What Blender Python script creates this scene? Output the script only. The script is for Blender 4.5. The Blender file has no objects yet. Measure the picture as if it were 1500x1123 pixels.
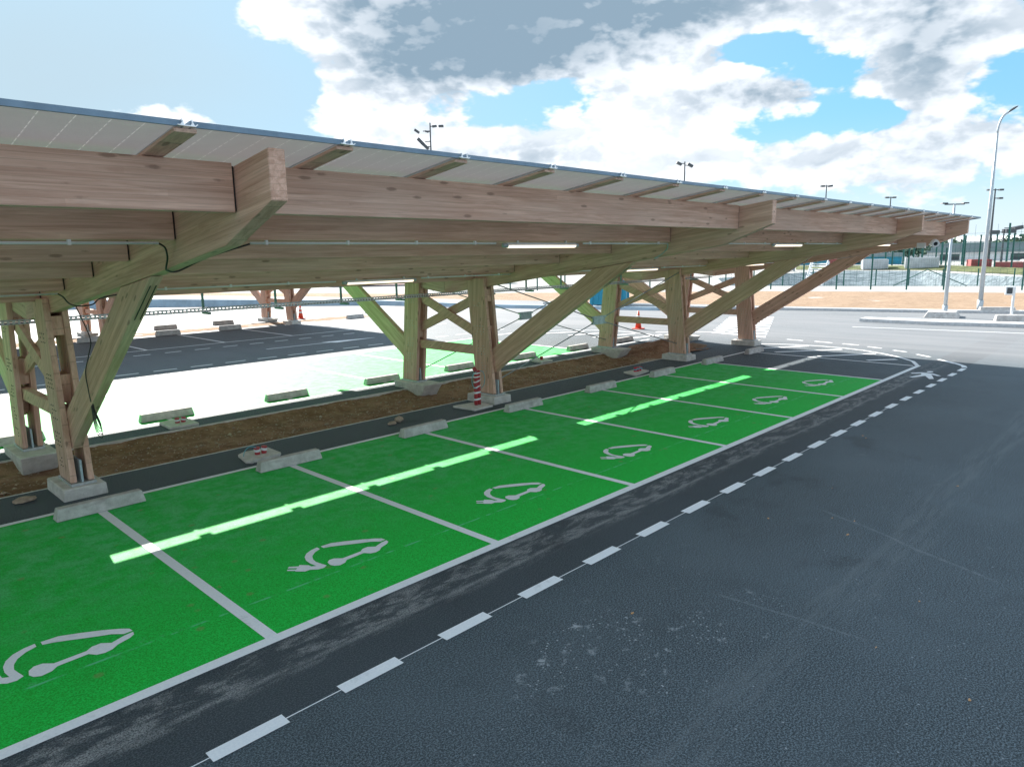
import bpy, bmesh, math, random
from mathutils import Vector, Matrix
from mathutils.geometry import tessellate_polygon
random.seed(7)
S = bpy.context.scene
COL = S.collection

# ------------------------------------------------------------------ camera
YAW, PITCH, ROLL, FPX = 0.8002, -0.17876, -0.0170, 1032.8
fw = Vector((math.sin(YAW)*math.cos(PITCH), math.cos(YAW)*math.cos(PITCH), math.sin(PITCH)))
rt = fw.cross(Vector((0, 0, 1))).normalized()
up = rt.cross(fw)
r2 = math.cos(ROLL)*rt + math.sin(ROLL)*up
u2 = -math.sin(ROLL)*rt + math.cos(ROLL)*up
cd = bpy.data.cameras.new("camera"); cam = bpy.data.objects.new("camera", cd); COL.objects.link(cam)
M = Matrix((r2, u2, -fw)).transposed().to_4x4(); M.translation = Vector((-2.3507, -4.9430, 2.9478))
cam.matrix_world = M
cd.sensor_width = 36; cd.lens = 36*FPX/1500; cd.clip_start = .05; cd.clip_end = 3000
S.camera = cam

# ------------------------------------------------------------------ sun, sky, exposure
SUN = Vector((0.41, 1.45, 1.0)).normalized()
S.view_settings.view_transform = 'Standard'; S.view_settings.look = 'None'
S.view_settings.exposure = 2.35; S.view_settings.gamma = 1
sl = bpy.data.lights.new("sun", 'SUN'); so = bpy.data.objects.new("sun", sl); COL.objects.link(so)
sl.energy = 2.85; sl.angle = math.radians(.55); sl.color = (1, .95, .88)
so.rotation_euler = SUN.to_track_quat('Z', 'Y').to_euler()
SKY_STRENGTH = 0.10

def build_world():
    w = bpy.data.worlds.new("World"); S.world = w; w.use_nodes = True
    nt = w.node_tree; nt.nodes.clear(); N = nt.nodes.new; Lk = nt.links.new
    out = N('ShaderNodeOutputWorld'); bg = N('ShaderNodeBackground'); bg.inputs[1].default_value = SKY_STRENGTH
    Lk(bg.outputs[0], out.inputs[0])
    sky = N('ShaderNodeTexSky'); sky.sky_type = 'NISHITA'; sky.sun_disc = False
    sky.sun_elevation = math.asin(SUN.z); sky.sun_rotation = math.atan2(SUN.x, SUN.y)
    sky.air_density = 1.0; sky.dust_density = .6; sky.ozone_density = 2.0
    tc = N('ShaderNodeTexCoord'); D = tc.outputs['Generated']
    def m(op, a, b=None, c=None, clamp=False):
        n = N('ShaderNodeMath'); n.operation = op; n.use_clamp = clamp
        for i, v in enumerate((a, b, c)):
            if v is None: continue
            if isinstance(v, (int, float)): n.inputs[i].default_value = v
            else: Lk(v, n.inputs[i])
        return n.outputs[0]
    def dot(vec):
        n = N('ShaderNodeVectorMath'); n.operation = 'DOT_PRODUCT'; Lk(D, n.inputs[0]); n.inputs[1].default_value = vec
        return n.outputs['Value']
    def blob(az, el, sx, sy):
        c = Vector((math.sin(az)*math.cos(el), math.cos(az)*math.cos(el), math.sin(el)))
        t1 = Vector((math.cos(az), -math.sin(az), 0)); t2 = t1.cross(c)
        a = dot(t1/sx); b = dot((t2 if t2.z > 0 else -t2)/sy)
        if True:
            r = m('ADD', m('MULTIPLY', a, a), m('MULTIPLY', b, b))
        front = m('GREATER_THAN', dot(c), 0.3)
        g = m('EXPONENT', m('MULTIPLY', r, -1.0))
        return m('MULTIPLY', g, front)
    # clouds: (azimuth, elevation, width, height, weight, greyness)
    clouds = [(.86, .320, .34, .085, 1.5, .62), (.74, .250, .150, .042, 1.0, .55), (.62, .30, .10, .03, .5, .2), (.52, .295, .075, .045, .95, -.5),
              (.367, .168, .110, .028, 1.05, -.25), (.610, .180, .075, .050, 1.0, -.3), (.898, .158, .200, .055, .85, -.25),
              (.714, .135, .150, .025, .7, .0), (1.10, .118, .220, .050, .75, -.1), (1.345, .245, .120, .075, 1.1, .10), (1.30, .22, .05, .06, .2, .45),
              (1.13, .195, .090, .026, .8, .75), (1.36, .100, .194, .050, .62, .25), (1.12, .300, .06, .04, .7, -.3), (1.0, .225, .05, .03, .4, -.2)]
    clear = [(.26, .27, .20, .11, 1.3), (.855, .212, .050, .022, .9), (1.125, .250, .045, .020, .9), (1.25, .158, .060, .018, .95),
             (.497, .205, .060, .045, 1.0), (1.44, .185, .05, .03, .9), (1.19, .33, .04, .03, .9), (.46, .14, .06, .04, .7), (1.04, .085, .06, .022, .6), (1.21, .215, .03, .02, .6)]
    dens = None; grey = None
    for az, el, sx, sy, wt, gr in clouds:
        g = blob(az, el, sx, sy)
        d = m('MULTIPLY', g, wt); dens = d if dens is None else m('ADD', dens, d)
        gg = m('MULTIPLY', g, gr); grey = gg if grey is None else m('ADD', grey, gg)
    for az, el, sx, sy, wt in clear:
        dens = m('SUBTRACT', dens, m('MULTIPLY', blob(az, el, sx, sy), wt))
    away = Vector(fw)
    outside = dot(away)
    def noise(scale, off, detail, rough, zs=1.9, dist=0.0):
        mp = N('ShaderNodeMapping'); mp.inputs['Scale'].default_value = (1, 1, zs); mp.inputs['Location'].default_value = off
        Lk(D, mp.inputs[0]); n = N('ShaderNodeTexNoise'); n.noise_dimensions = '3D'
        n.inputs['Scale'].default_value = scale; n.inputs['Detail'].default_value = detail; n.inputs['Roughness'].default_value = rough
        n.inputs['Distortion'].default_value = dist
        Lk(mp.outputs[0], n.inputs[0]); return n.outputs[0]
    def field(dx, dy, dz):
        a_ = noise(6.0, (3.1+dx, 1.7+dy, .4+dz), 9, .55, dist=.2)
        p_ = noise(13., (6.1+dx, 4.7+dy, 2.4+dz), 4, .52)      # billows: rounded heads, sharp creases
        p_ = m('MULTIPLY', m('ABSOLUTE', m('SUBTRACT', p_, .5)), 2)
        q_ = noise(34., (1.1+dx, 2.7+dy, 7.4+dz), 3, .5)
        q_ = m('MULTIPLY', m('ABSOLUTE', m('SUBTRACT', q_, .5)), 2)
        t_ = m('ADD', m('MULTIPLY', m('SUBTRACT', a_, .5), 2.5), dens)
        t_ = m('ADD', t_, m('MULTIPLY', m('SUBTRACT', p_, .18), 1.0))
        return m('ADD', t_, m('MULTIPLY', m('SUBTRACT', q_, .18), .22))
    v = field(0, 0, 0); v2 = field(-.004, -.010, -.030)         # v2: the same clouds sampled a little towards the sun
    n3 = noise(2.6, (8.2, .3, 5.5), 4, .5)
    def mrange(x, a, b, c=0., d=1., smooth=True):
        n = N('ShaderNodeMapRange'); n.interpolation_type = 'SMOOTHSTEP' if smooth else 'LINEAR'
        Lk(x, n.inputs[0]); n.inputs[1].default_value = a; n.inputs[2].default_value = b
        n.inputs[3].default_value = c; n.inputs[4].default_value = d; return n.outputs[0]
    cover = mrange(outside, .45, .75, .55, 0.)          # extra cloud added outside the view to brighten the shaded parts
    v = m('ADD', v, cover); v2 = m('ADD', v2, cover)
    alpha = mrange(v, .30, .58)
    lit = mrange(m('SUBTRACT', v, v2), -.34, .36)            # faces towards the sun are bright
    thick = mrange(v, .55, 1.5)
    gsh = m('ADD', m('MULTIPLY', grey, .85), m('MULTIPLY', thick, .34))
    gsh = m('ADD', gsh, m('MULTIPLY', m('SUBTRACT', n3, .5), .9))
    gsh = m('SUBTRACT', gsh, m('MULTIPLY', lit, .66), None)
    gsh = m('ADD', gsh, .44, None, True)
    def mix(f, a, b):
        n = N('ShaderNodeMix'); n.data_type = 'RGBA'
        if isinstance(f, float): n.inputs[0].default_value = f
        else: Lk(f, n.inputs[0])
        for i, c in ((6, a), (7, b)):
            if isinstance(c, tuple): n.inputs[i].default_value = (*c, 1)
            else: Lk(c, n.inputs[i])
        return n.outputs[2]
    K = CLOUD_GAIN
    ccol = mix(gsh, tuple(K*x for x in (.70, .73, .77)), tuple(K*x for x in (.18, .255, .325)))
    # clear sky: Nishita lifted by thin high veil and low haze
    sep = N('ShaderNodeSeparateXYZ'); Lk(D, sep.inputs[0]); z = sep.outputs[2]
    sk = N('ShaderNodeMix'); sk.data_type = 'RGBA'; sk.blend_type = 'MULTIPLY'; sk.inputs[0].default_value = 1
    Lk(sky.outputs[0], sk.inputs[6]); sk.inputs[7].default_value = (.62, .86, 1.0, 1)
    base = mix(.86, sk.outputs[2], tuple(K*x for x in (.12, .31, .44)))
    veil = m('ADD', m('MULTIPLY', blob(.25, .2, .55, .35), .95), m('MULTIPLY', m('SUBTRACT', n3, .45), .35), None, True)
    base = mix(veil, base, tuple(K*x for x in (.34, .445, .515)))
    low = mrange(z, .00, .17, .90, 0.)
    base = mix(low, base, tuple(K*x for x in (.52, .60, .65)))
    ccol = mix(mrange(z, .0, .14, .55, 0.), ccol, tuple(K*x for x in (.58, .65, .70)))
    fin = mix(alpha, base, ccol)
    Lk(fin, bg.inputs[0])
    try: w.cycles.sampling_method = 'MANUAL'; w.cycles.sample_map_resolution = 512
    except Exception: pass
CLOUD_GAIN = 3.3
build_world()

# ------------------------------------------------------------------ material helpers
class NT:
    def __init__(s, name, rough=.7, spec=.5, metal=0.):
        s.m = bpy.data.materials.new(name); s.m.use_nodes = True; s.nt = s.m.node_tree
        s.N = s.nt.nodes.new; s.L = s.nt.links.new
        s.b = s.nt.nodes['Principled BSDF']; s.b.inputs['Roughness'].default_value = rough
        s.b.inputs['Specular IOR Level'].default_value = spec; s.b.inputs['Metallic'].default_value = metal
        s.tc = s.N('ShaderNodeTexCoord')
    def math(s, op, a, b=None, clamp=False):
        n = s.N('ShaderNodeMath'); n.operation = op; n.use_clamp = clamp
        for i, v in enumerate((a, b)):
            if v is None: continue
            if isinstance(v, (int, float)): n.inputs[i].default_value = v
            else: s.L(v, n.inputs[i])
        return n.outputs[0]
    def mapping(s, scale=(1, 1, 1), rot=(0, 0, 0), loc=(0, 0, 0), src='Object', rnd=0.):
        mp = s.N('ShaderNodeMapping'); mp.inputs['Scale'].default_value = scale; mp.inputs['Rotation'].default_value = rot
        mp.inputs['Location'].default_value = loc
        v = s.tc.outputs[src] if isinstance(src, str) else src
        if rnd:
            oi = s.N('ShaderNodeObjectInfo'); cb = s.N('ShaderNodeCombineXYZ')
            for i in range(3): s.L(s.math('MULTIPLY', oi.outputs['Random'], rnd*(i*1.7+1)), cb.inputs[i])
            ad = s.N('ShaderNodeVectorMath'); ad.operation = 'ADD'; s.L(v, ad.inputs[0]); s.L(cb.outputs[0], ad.inputs[1]); v = ad.outputs[0]
        s.L(v, mp.inputs[0]); return mp.outputs[0]
    def noise(s, vec, scale, detail=4, rough=.55, dist=0.):
        n = s.N('ShaderNodeTexNoise'); s.L(vec, n.inputs[0]); n.inputs['Scale'].default_value = scale
        n.inputs['Detail'].default_value = detail; n.inputs['Roughness'].default_value = rough; n.inputs['Distortion'].default_value = dist
        return n.outputs[0]
    def voro(s, vec, scale, feat='F1'):
        n = s.N('ShaderNodeTexVoronoi'); s.L(vec, n.inputs[0]); n.inputs['Scale'].default_value = scale; n.feature = feat
        return n
    def ramp(s, x, a, b, c=0., d=1.):
        n = s.N('ShaderNodeMapRange'); s.L(x, n.inputs[0]); n.interpolation_type = 'SMOOTHSTEP'
        for i, v in enumerate((a, b, c, d)): n.inputs[i+1].default_value = v
        return n.outputs[0]
    def mix(s, f, a, b, mode='MIX'):
        n = s.N('ShaderNodeMix'); n.data_type = 'RGBA'; n.blend_type = mode
        if isinstance(f, (int, float)): n.inputs[0].default_value = f
        else: s.L(f, n.inputs[0])
        for i, c in ((6, a), (7, b)):
            if isinstance(c, tuple): n.inputs[i].default_value = (*c, 1)
            else: s.L(c, n.inputs[i])
        return n.outputs[2]
    def bump(s, h, strength=.3, dist=.01):
        n = s.N('ShaderNodeBump'); n.inputs['Strength'].default_value = strength; n.inputs['Distance'].default_value = dist
        s.L(h, n.inputs['Height']); s.L(n.outputs[0], s.b.inputs['Normal'])
    def col(s, c): s.L(c, s.b.inputs['Base Color']); return s
    def rgh(s, c): s.L(c, s.b.inputs['Roughness']); return s

def plain(name, c, rough=.6, metal=0., var=.12, scale=8., spec=.5, bump=0.):
    t = NT(name, rough, spec, metal); v = t.mapping(rnd=7.)
    n = t.noise(v, scale, 5, .6)
    dark = tuple(x*(1-var) for x in c); lite = tuple(min(1, x*(1+var)) for x in c)
    t.col(t.mix(t.ramp(n, .3, .7), dark, lite))
    if bump: t.bump(t.noise(v, scale*8, 3), bump, .004)
    return t.m

def wood(name, rot, tint=(1, 1, 1)):
    """Glued laminated spruce, slightly weathered; rot turns the local frame so that local y runs along the grain."""
    t = NT(name, .72, .25)
    v = t.mapping(rot=rot, rnd=11.)
    g1 = t.noise(t.mapping((1, .05, 1), src=v), 22, 6, .65, .6)
    g2 = t.noise(t.mapping((1, .02, 1), src=v), 75, 4, .6)
    big = t.noise(t.mapping((.8, .25, .8), src=v), 2.3, 3)
    # lamellas of 42 mm, each board its own tone
    sp = t.N('ShaderNodeSeparateXYZ'); t.L(v, sp.inputs[0])
    lay = t.math('DIVIDE', sp.outputs[2], .042); lid = t.math('FLOOR', lay); fr = t.math('FRACT', lay)
    cb = t.N('ShaderNodeCombineXYZ')
    t.L(lid, cb.inputs[0]); bl = t.math('FLOOR', t.math('ADD', t.math('DIVIDE', sp.outputs[1], 2.3), t.math('MULTIPLY', lid, .37))); t.L(bl, cb.inputs[1])
    wn = t.N('ShaderNodeTexWhiteNoise'); t.L(cb.outputs[0], wn.inputs['Vector'])
    joint = t.ramp(t.math('ABSOLUTE', t.math('SUBTRACT', fr, .5)), .44, .5)
    c = t.mix(t.ramp(g1, .3, .72), tuple(a*b for a, b in zip((.55, .350, .250), tint)), tuple(a*b for a, b in zip((.82, .600, .460), tint)))
    c = t.mix(t.math('MULTIPLY', wn.outputs[0], .38), c, tuple(a*b for a, b in zip((.46, .275, .195), tint)))
    c = t.mix(t.ramp(g2, .52, .75, 0, .35), c, (.27, .165, .12))
    c = t.mix(t.ramp(big, .35, .75, 0, .32), c, (.60, .49, .41))
    # knots
    kv = t.voro(t.mapping((9, 3.2, 12), src=v), 1.0)
    kd = t.noise(v, 30, 2)
    k = t.ramp(t.math('ADD', kv.outputs['Distance'], t.math('MULTIPLY', kd, .10)),   .16, .27, 1, 0)
    sel = t.math('GREATER_THAN', t.N('ShaderNodeSeparateColor').outputs[0], .5)
    sc = t.nt.nodes[-1]
    for n_ in t.nt.nodes:
        if n_.bl_idname == 'ShaderNodeSeparateColor': t.L(kv.outputs['Color'], n_.inputs[0])
    k = t.math('MULTIPLY', k, sel)
    c = t.mix(t.math('MULTIPLY', k, .60), c, (.20, .12, .085))
    c = t.mix(t.math('MULTIPLY', joint, .30), c, (.16, .10, .075))
    t.col(c); t.bump(t.math('SUBTRACT', g1, t.math('MULTIPLY', joint, .4)), .25, .004)
    return t.m
SLOPE = -.141
WOOD_X = wood('glulam along row', (0, 0, math.pi/2), (1.06, 1.02, 1.04))
WOOD_Y = wood('glulam rafter', (math.atan(.141), 0, 0), (1.08, 1.0, 1.0))
WOOD_YR = wood('glulam rafter rear', (-math.atan(.141), 0, 0))
WOOD_A = wood('glulam brace arm', (math.radians(33), 0, 0), (1.10, 1.0, 1.0))
WOOD_AR = wood('glulam brace arm rear', (-math.radians(33), 0, 0), (1.08, 1.0, 1.0))
WOOD_Z = wood('glulam column', (math.pi/2-.09, 0, 0), (1.10, 1.0, 1.02))
WOOD_J = wood('joist timber', (0, 0, 0), (1.2, 1.18, 1.22))

def asphalt_mat():
    t = NT('asphalt', .72, .48); v = t.mapping()
    fine = t.noise(v, 78, 2, .9); mid = t.noise(v, 16, 5, .65); big = t.noise(v, .35, 5, .6); b2 = t.noise(v, 1.7, 5, .6)
    c = t.mix(t.ramp(fine, .42, .64), (.010, .017, .022), (.150, .190, .218))
    c = t.mix(t.ramp(big, .40, .75, 0, .35), c, (.110, .142, .165))
    c = t.mix(t.ramp(b2, .5, .8, 0, .32), c, (.030, .043, .052))
    sep = t.N('ShaderNodeSeparateXYZ'); t.L(v, sep.inputs[0]); X, Y = sep.outputs[0], sep.outputs[1]
    def band(x, lo, hi, soft):
        return t.math('MULTIPLY', t.ramp(x, lo-soft, lo+soft), t.ramp(x, hi-soft, hi+soft, 1, 0))
    # fresh darker strip between bays and lane line, with grey dust dragged along it
    fresh = band(Y, -.95, -.06, .02)
    c = t.mix(t.math('MULTIPLY', fresh, .55), c, (.030, .035, .042))
    Yw = t.math('ADD', Y, t.math('MULTIPLY', t.math('SUBTRACT', t.noise(t.mapping((.5, 1, 1)), 1.2, 3), .5), .10))
    dn = t.noise(t.mapping((.55, 1.5, 1)), 4.2, 9, .78, .3)
    dust = t.math('MULTIPLY', band(Yw, -.52, -.07, .08), t.ramp(dn, .46, .60))
    seam = t.math('MULTIPLY', band(Yw, -.475, -.425, .025), t.ramp(t.noise(t.mapping((.8, 1, 1)), 3, 4), .25, .6))
    xfade = t.ramp(X, 16, 21, 1, 0)
    d = t.math('MULTIPLY', t.math('MAXIMUM', dust, seam), t.math('MULTIPLY', xfade, t.ramp(fine, .36, .60, .10, 1)))
    c = t.mix(t.math('MULTIPLY', d, .62), c, (.42, .42, .42))
    # spilled mortar specks on the lane
    def spot(cx, cy, rx, ry):
        a = t.math('DIVIDE', t.math('SUBTRACT', X, cx), rx); b = t.math('DIVIDE', t.math('SUBTRACT', Y, cy), ry)
        return t.ramp(t.math('ADD', t.math('MULTIPLY', a, a), t.math('MULTIPLY', b, b)), .2, 1.1, 1, 0)
    m_ = t.math('MAXIMUM', spot(1.55, -1.9, .85, .42), t.math('MULTIPLY', spot(2.3, -2.55, 1.2, .45), .8))
    m_ = t.math('MULTIPLY', m_, t.ramp(t.noise(v, 1.6, 4, .6), .40, .58))
    m_ = t.math('MAXIMUM', m_, t.math('MULTIPLY', spot(.6, -2.6, 1.4, 1.0), .10))
    vo = t.voro(t.mapping((1, 1, 1)), 26.); sp_ = t.ramp(vo.outputs['Distance'], .10, .26, 1, 0)
    scn = t.N('ShaderNodeSeparateColor'); t.L(vo.outputs['Color'], scn.inputs[0])
    sp_ = t.math('MULTIPLY', sp_, t.math('GREATER_THAN', scn.outputs[0], .55))
    smear = t.math('MULTIPLY', t.ramp(t.noise(v, 7, 6, .7), .56, .66), .75)
    sp2 = t.math('MULTIPLY', t.math('MAXIMUM', sp_, smear), t.math('MULTIPLY', m_, 1.3, True))
    rare = t.math('MULTIPLY', sp_, t.math('GREATER_THAN', scn.outputs[1], .93))
    rare = t.math('MULTIPLY', rare, t.ramp(Y, -1.4, -1.0, 1, 0))
    c = t.mix(t.math('MULTIPLY', t.math('MAXIMUM', sp2, t.math('MULTIPLY', rare, .6)), .75), c, (.52, .55, .58))
    # chalky smudges and oil-dark blotches on the lane
    sm = t.math('MULTIPLY', t.ramp(t.noise(v, 2.6, 9, .72), .60, .74), t.ramp(Y, -1.5, -1.1, 1, 0))
    c = t.mix(t.math('MULTIPLY', t.math('MULTIPLY', sm, t.ramp(fine, .35, .6, .3, 1)), .38), c, (.30, .33, .35))
    ob = t.ramp(t.noise(t.mapping((1, 1, 1), loc=(5, 3, 0)), .9, 6, .6), .58, .70)
    c = t.mix(t.math('MULTIPLY', ob, .40), c, (.018, .022, .026))
    tt = t.math('MULTIPLY', t.ramp(t.math('ABSOLUTE', t.math('SUBTRACT', t.math('ADD', Y, t.math('MULTIPLY', t.noise(v, .25, 2), .8)), -2.6)), .08, .30, 1, 0), t.ramp(t.noise(t.mapping((.3, 3, 1)), 3, 6, .7), .4, .65))
    c = t.mix(t.math('MULTIPLY', tt, .30), c, (.17, .19, .20))
    # faint scrape lines
    def line(x0, y0, x1, y1, w):
        dx, dy = x1-x0, y1-y0; L = math.hypot(dx, dy)
        px = t.math('SUBTRACT', X, x0); py = t.math('SUBTRACT', Y, y0)
        n = t.math('DIVIDE', t.math('SUBTRACT', t.math('MULTIPLY', px, dy), t.math('MULTIPLY', py, dx)), L)
        al = t.math('DIVIDE', t.math('ADD', t.math('MULTIPLY', px, dx), t.math('MULTIPLY', py, dy)), L*L)
        n = t.math('ADD', n, t.math('MULTIPLY', t.math('SUBTRACT', t.noise(v, .9, 2), .5), .15))
        return t.math('MULTIPLY', t.ramp(t.math('ABSOLUTE', n), w*.4, w, 1, 0), band(al, 0, 1, .08))
    ln = t.math('MAXIMUM', line(3.0, -2.2, 3.1, -3.4, .02), line(5.7, -2.1, 4.9, -3.9, .03))
    ln = t.math('MULTIPLY', ln, t.ramp(mid, .3, .6))
    c = t.mix(t.math('MULTIPLY', ln, .4), c, (.2, .22, .24))
    # paler asphalt tone on the far roadway
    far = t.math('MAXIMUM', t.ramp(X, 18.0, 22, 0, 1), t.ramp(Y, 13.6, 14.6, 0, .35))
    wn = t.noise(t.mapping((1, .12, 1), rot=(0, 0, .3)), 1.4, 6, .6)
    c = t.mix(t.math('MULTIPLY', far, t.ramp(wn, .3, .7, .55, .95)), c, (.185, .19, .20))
    t.col(c)
    t.bump(t.math('ADD', fine, t.math('MULTIPLY', mid, .6)), .45, .0035)
    return t.m

def green_mat(name, lightsoil=0.):
    t = NT(name, .74, .44); v = t.mapping()
    fine = t.noise(v, 85, 3, .7); mid = t.noise(v, 4, 6, .65); big = t.noise(v, .7, 4, .6)
    c = t.mix(t.ramp(fine, .36, .66), (.000, .36, .018), (.004, .64, .085))
    sep = t.N('ShaderNodeSeparateXYZ'); t.L(v, sep.inputs[0]); Y = sep.outputs[1]
    # glare further in painted as paler mottling; saturated green near the lane
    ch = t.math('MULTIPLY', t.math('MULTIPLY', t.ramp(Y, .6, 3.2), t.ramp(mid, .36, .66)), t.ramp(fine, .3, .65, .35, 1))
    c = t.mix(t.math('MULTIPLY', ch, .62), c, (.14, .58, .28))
    c = t.mix(t.ramp(big, .52, .8, 0, .30), c, (.000, .21, .025))
    c = t.mix(t.math('MULTIPLY', t.ramp(mid, .66, .78), .4), c, (.16, .30, .05))
    Yw = t.math('ADD', Y, t.math('MULTIPLY', t.noise(v, 3, 2), .02))
    ln = t.math('MULTIPLY', t.ramp(t.math('ABSOLUTE', t.math('SUBTRACT', Yw, .70)), .006, .018, 1, 0), t.ramp(t.noise(v, 6, 4), .42, .6))
    c = t.mix(t.math('MULTIPLY', ln, .7), c, (.15, .55, .35))
    sm = t.math('MULTIPLY', t.ramp(t.math('ABSOLUTE', t.math('SUBTRACT', Yw, .72)), .02, .16, 1, 0), t.ramp(t.noise(v, 9, 6, .7), .55, .72))
    c = t.mix(t.math('MULTIPLY', sm, .35), c, (.15, .5, .3))
    vo = t.voro(v, 9); s2 = t.N('ShaderNodeSeparateColor'); t.L(vo.outputs['Color'], s2.inputs[0])
    st = t.math('MULTIPLY', t.ramp(vo.outputs['Distance'], .15, .45, 1, 0), t.math('GREATER_THAN', s2.outputs[0], .965))
    c = t.mix(t.math('MULTIPLY', st, .45), c, (.22, .20, .08))
    t.col(c); t.bump(fine, .5, .004)
    return t.m

def paint_mat():
    t = NT('white road paint', .6, .4); v = t.mapping(rnd=3.)
    f = t.noise(v, 60, 3, .7); w = t.noise(v, 5, 6, .7)
    c = t.mix(t.ramp(f, .3, .7), (.78, .80, .84), (.87, .88, .90))
    c = t.mix(t.ramp(w, .55, .75, 0, .42), c, (.42, .45, .45))
    t.col(c); t.bump(f, .3, .003); return t.m

def soil_mat(name, a, b, stone):
    t = NT(name, .95, .15); v = t.mapping()
    n = t.math('ADD', t.math('MULTIPLY', t.noise(v, 5, 8, .7), .55), t.math('MULTIPLY', t.noise(v, .9, 6, .7), .45)); n2 = t.noise(v, 40, 4, .7)
    c = t.mix(t.ramp(n, .38, .62), a, b)
    c = t.mix(t.ramp(n2, .45, .75, 0, .5), c, tuple(x*.55 for x in a))
    vo = t.voro(v, 15); s2 = t.N('ShaderNodeSeparateColor'); t.L(vo.outputs['Color'], s2.inputs[0])
    k = t.math('MULTIPLY', t.ramp(vo.outputs['Distance'], .16, .32, 1, 0), t.math('GREATER_THAN', s2.outputs[0], .72))
    c = t.mix(t.math('MULTIPLY', k, .7), c, stone)
    t.col(c); t.bump(t.math('ADD', n, t.math('MULTIPLY', n2, .3)), .8, .05); return t.m

def concrete_mat(name, a=(.30, .29, .28), b=(.47, .46, .45), stain=(.20, .17, .17)):
    t = NT(name, .85, .25); v = t.mapping(rnd=9.)
    n = t.noise(v, 7, 7, .65); f = t.noise(v, 60, 3, .7)
    c = t.mix(t.ramp(n, .3, .7), a, b); c = t.mix(t.ramp(f, .5, .8, 0, .35), c, tuple(x*.6 for x in a))
    s_ = t.noise(t.mapping((1.2, 4, 4), rnd=5.), 2.6, 5, .6)
    c = t.mix(t.ramp(s_, .50, .72, 0, .55), c, stain)
    vo = t.voro(v, 70); k = t.ramp(vo.outputs['Distance'], .12, .25, 1, 0)
    c = t.mix(t.math('MULTIPLY', k, .25), c, tuple(x*.45 for x in a))
    t.col(c); t.bump(t.math('ADD', n, t.math('MULTIPLY', f, .4)), .35, .006); return t.m

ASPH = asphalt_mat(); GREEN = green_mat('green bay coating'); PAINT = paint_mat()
SOIL = soil_mat('brown planting soil', (.22, .120, .070), (.42, .255, .165), (.50, .42, .32))
CLAY = soil_mat('orange clay earth', (.24, .165, .11), (.35, .255, .18), (.42, .34, .27))
GROUNDM = soil_mat('pale gravel ground', (.34, .34, .33), (.42, .42, .41), (.5, .5, .5))
CONC = concrete_mat('grey concrete', (.42, .40, .385), (.62, .60, .58), (.30, .255, .25)); CONCL = concrete_mat('pale cast concrete', (.56, .54, .50), (.74, .72, .68), (.46, .43, .39))
KERB = concrete_mat('kerb concrete', (.46, .47, .48), (.60, .61, .62), (.40, .40, .41))
GALV = plain('galvanised steel', (.55, .58, .60), .42, .75, .15, 25)
ALU = plain('aluminium rail', (.78, .80, .82), .3, .85, .06, 20)
PFRAME = plain('anodised panel frame', (.17, .24, .31), .42, .35, .1, 10)
DARKST = plain('dark steel shoe', (.03, .032, .036), .5, .4, .2, 20)
CABLE = plain('black cable', (.015, .016, .018), .5, 0, .1, 20)
ROD = plain('grey steel tie rod', (.34, .38, .42), .4, .6, .15, 20)
PLATE = plain('galvanised node plate', (.48, .58, .62), .6, .15, .15, 20)
WHITEP = plain('white enamel', (.80, .81, .82), .45, 0, .04, 6)
RED = plain('red plastic conduit', (.42, .045, .055), .5, 0, .2, 30)
REDF = plain('faded red panel', (.62, .03, .06), .55, 0, .12, 3)
BLUEC = plain('blue container paint', (.02, .28, .42), .5, 0, .15, 1.5)
TEAL = plain('teal wire', (.10, .42, .50), .5, 0, .1, 20)
TAPE = plain('white tape', (.75, .78, .8), .5, 0, .08, 20)
GREENST = plain('dark green powder coated steel', (.012, .10, .085), .5, .2, .15, 8)
HANG = plain('grey green hanger steel', (.16, .30, .27), .5, .2, .1, 8)
GREYP = plain('grey lamp paint', (.45, .50, .54), .45, .4, .08, 3)
DGREY = plain('dark grey paint', (.06, .07, .08), .5, .2, .15, 3)
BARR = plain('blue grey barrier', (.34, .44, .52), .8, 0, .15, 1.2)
ROCKM = plain('tan rock', (.42, .33, .25), .9, 0, .25, 14, .2, .6)
LEAFM = plain('dry leaf', (.55, .30, .13), .8, 0, .3, 30)
ORANGE = plain('cone orange', (.80, .10, .05), .5, 0, .1, 8)
TREEM = plain('tree foliage', (.075, .12, .085), .9, 0, .5, 1.1, .2)
GRASSM = plain('rough grass bank', (.11, .125, .06), .95, 0, .4, .6, .1)
ROOFM = plain('dark sheet roof', (.03, .055, .065), .6, .2, .2, .3)

def liner_mat():
    t = NT('geomembrane liner', .75, .2); v = t.mapping()
    n = t.noise(t.mapping((1, .25, 1), rot=(0, 0, .6)), 1.6, 5, .6, .8)
    t.col(t.mix(t.ramp(n, .35, .65), (.10, .135, .155), (.20, .25, .28))); t.bump(n, .9, .5); return t.m
LINER = liner_mat()

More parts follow.
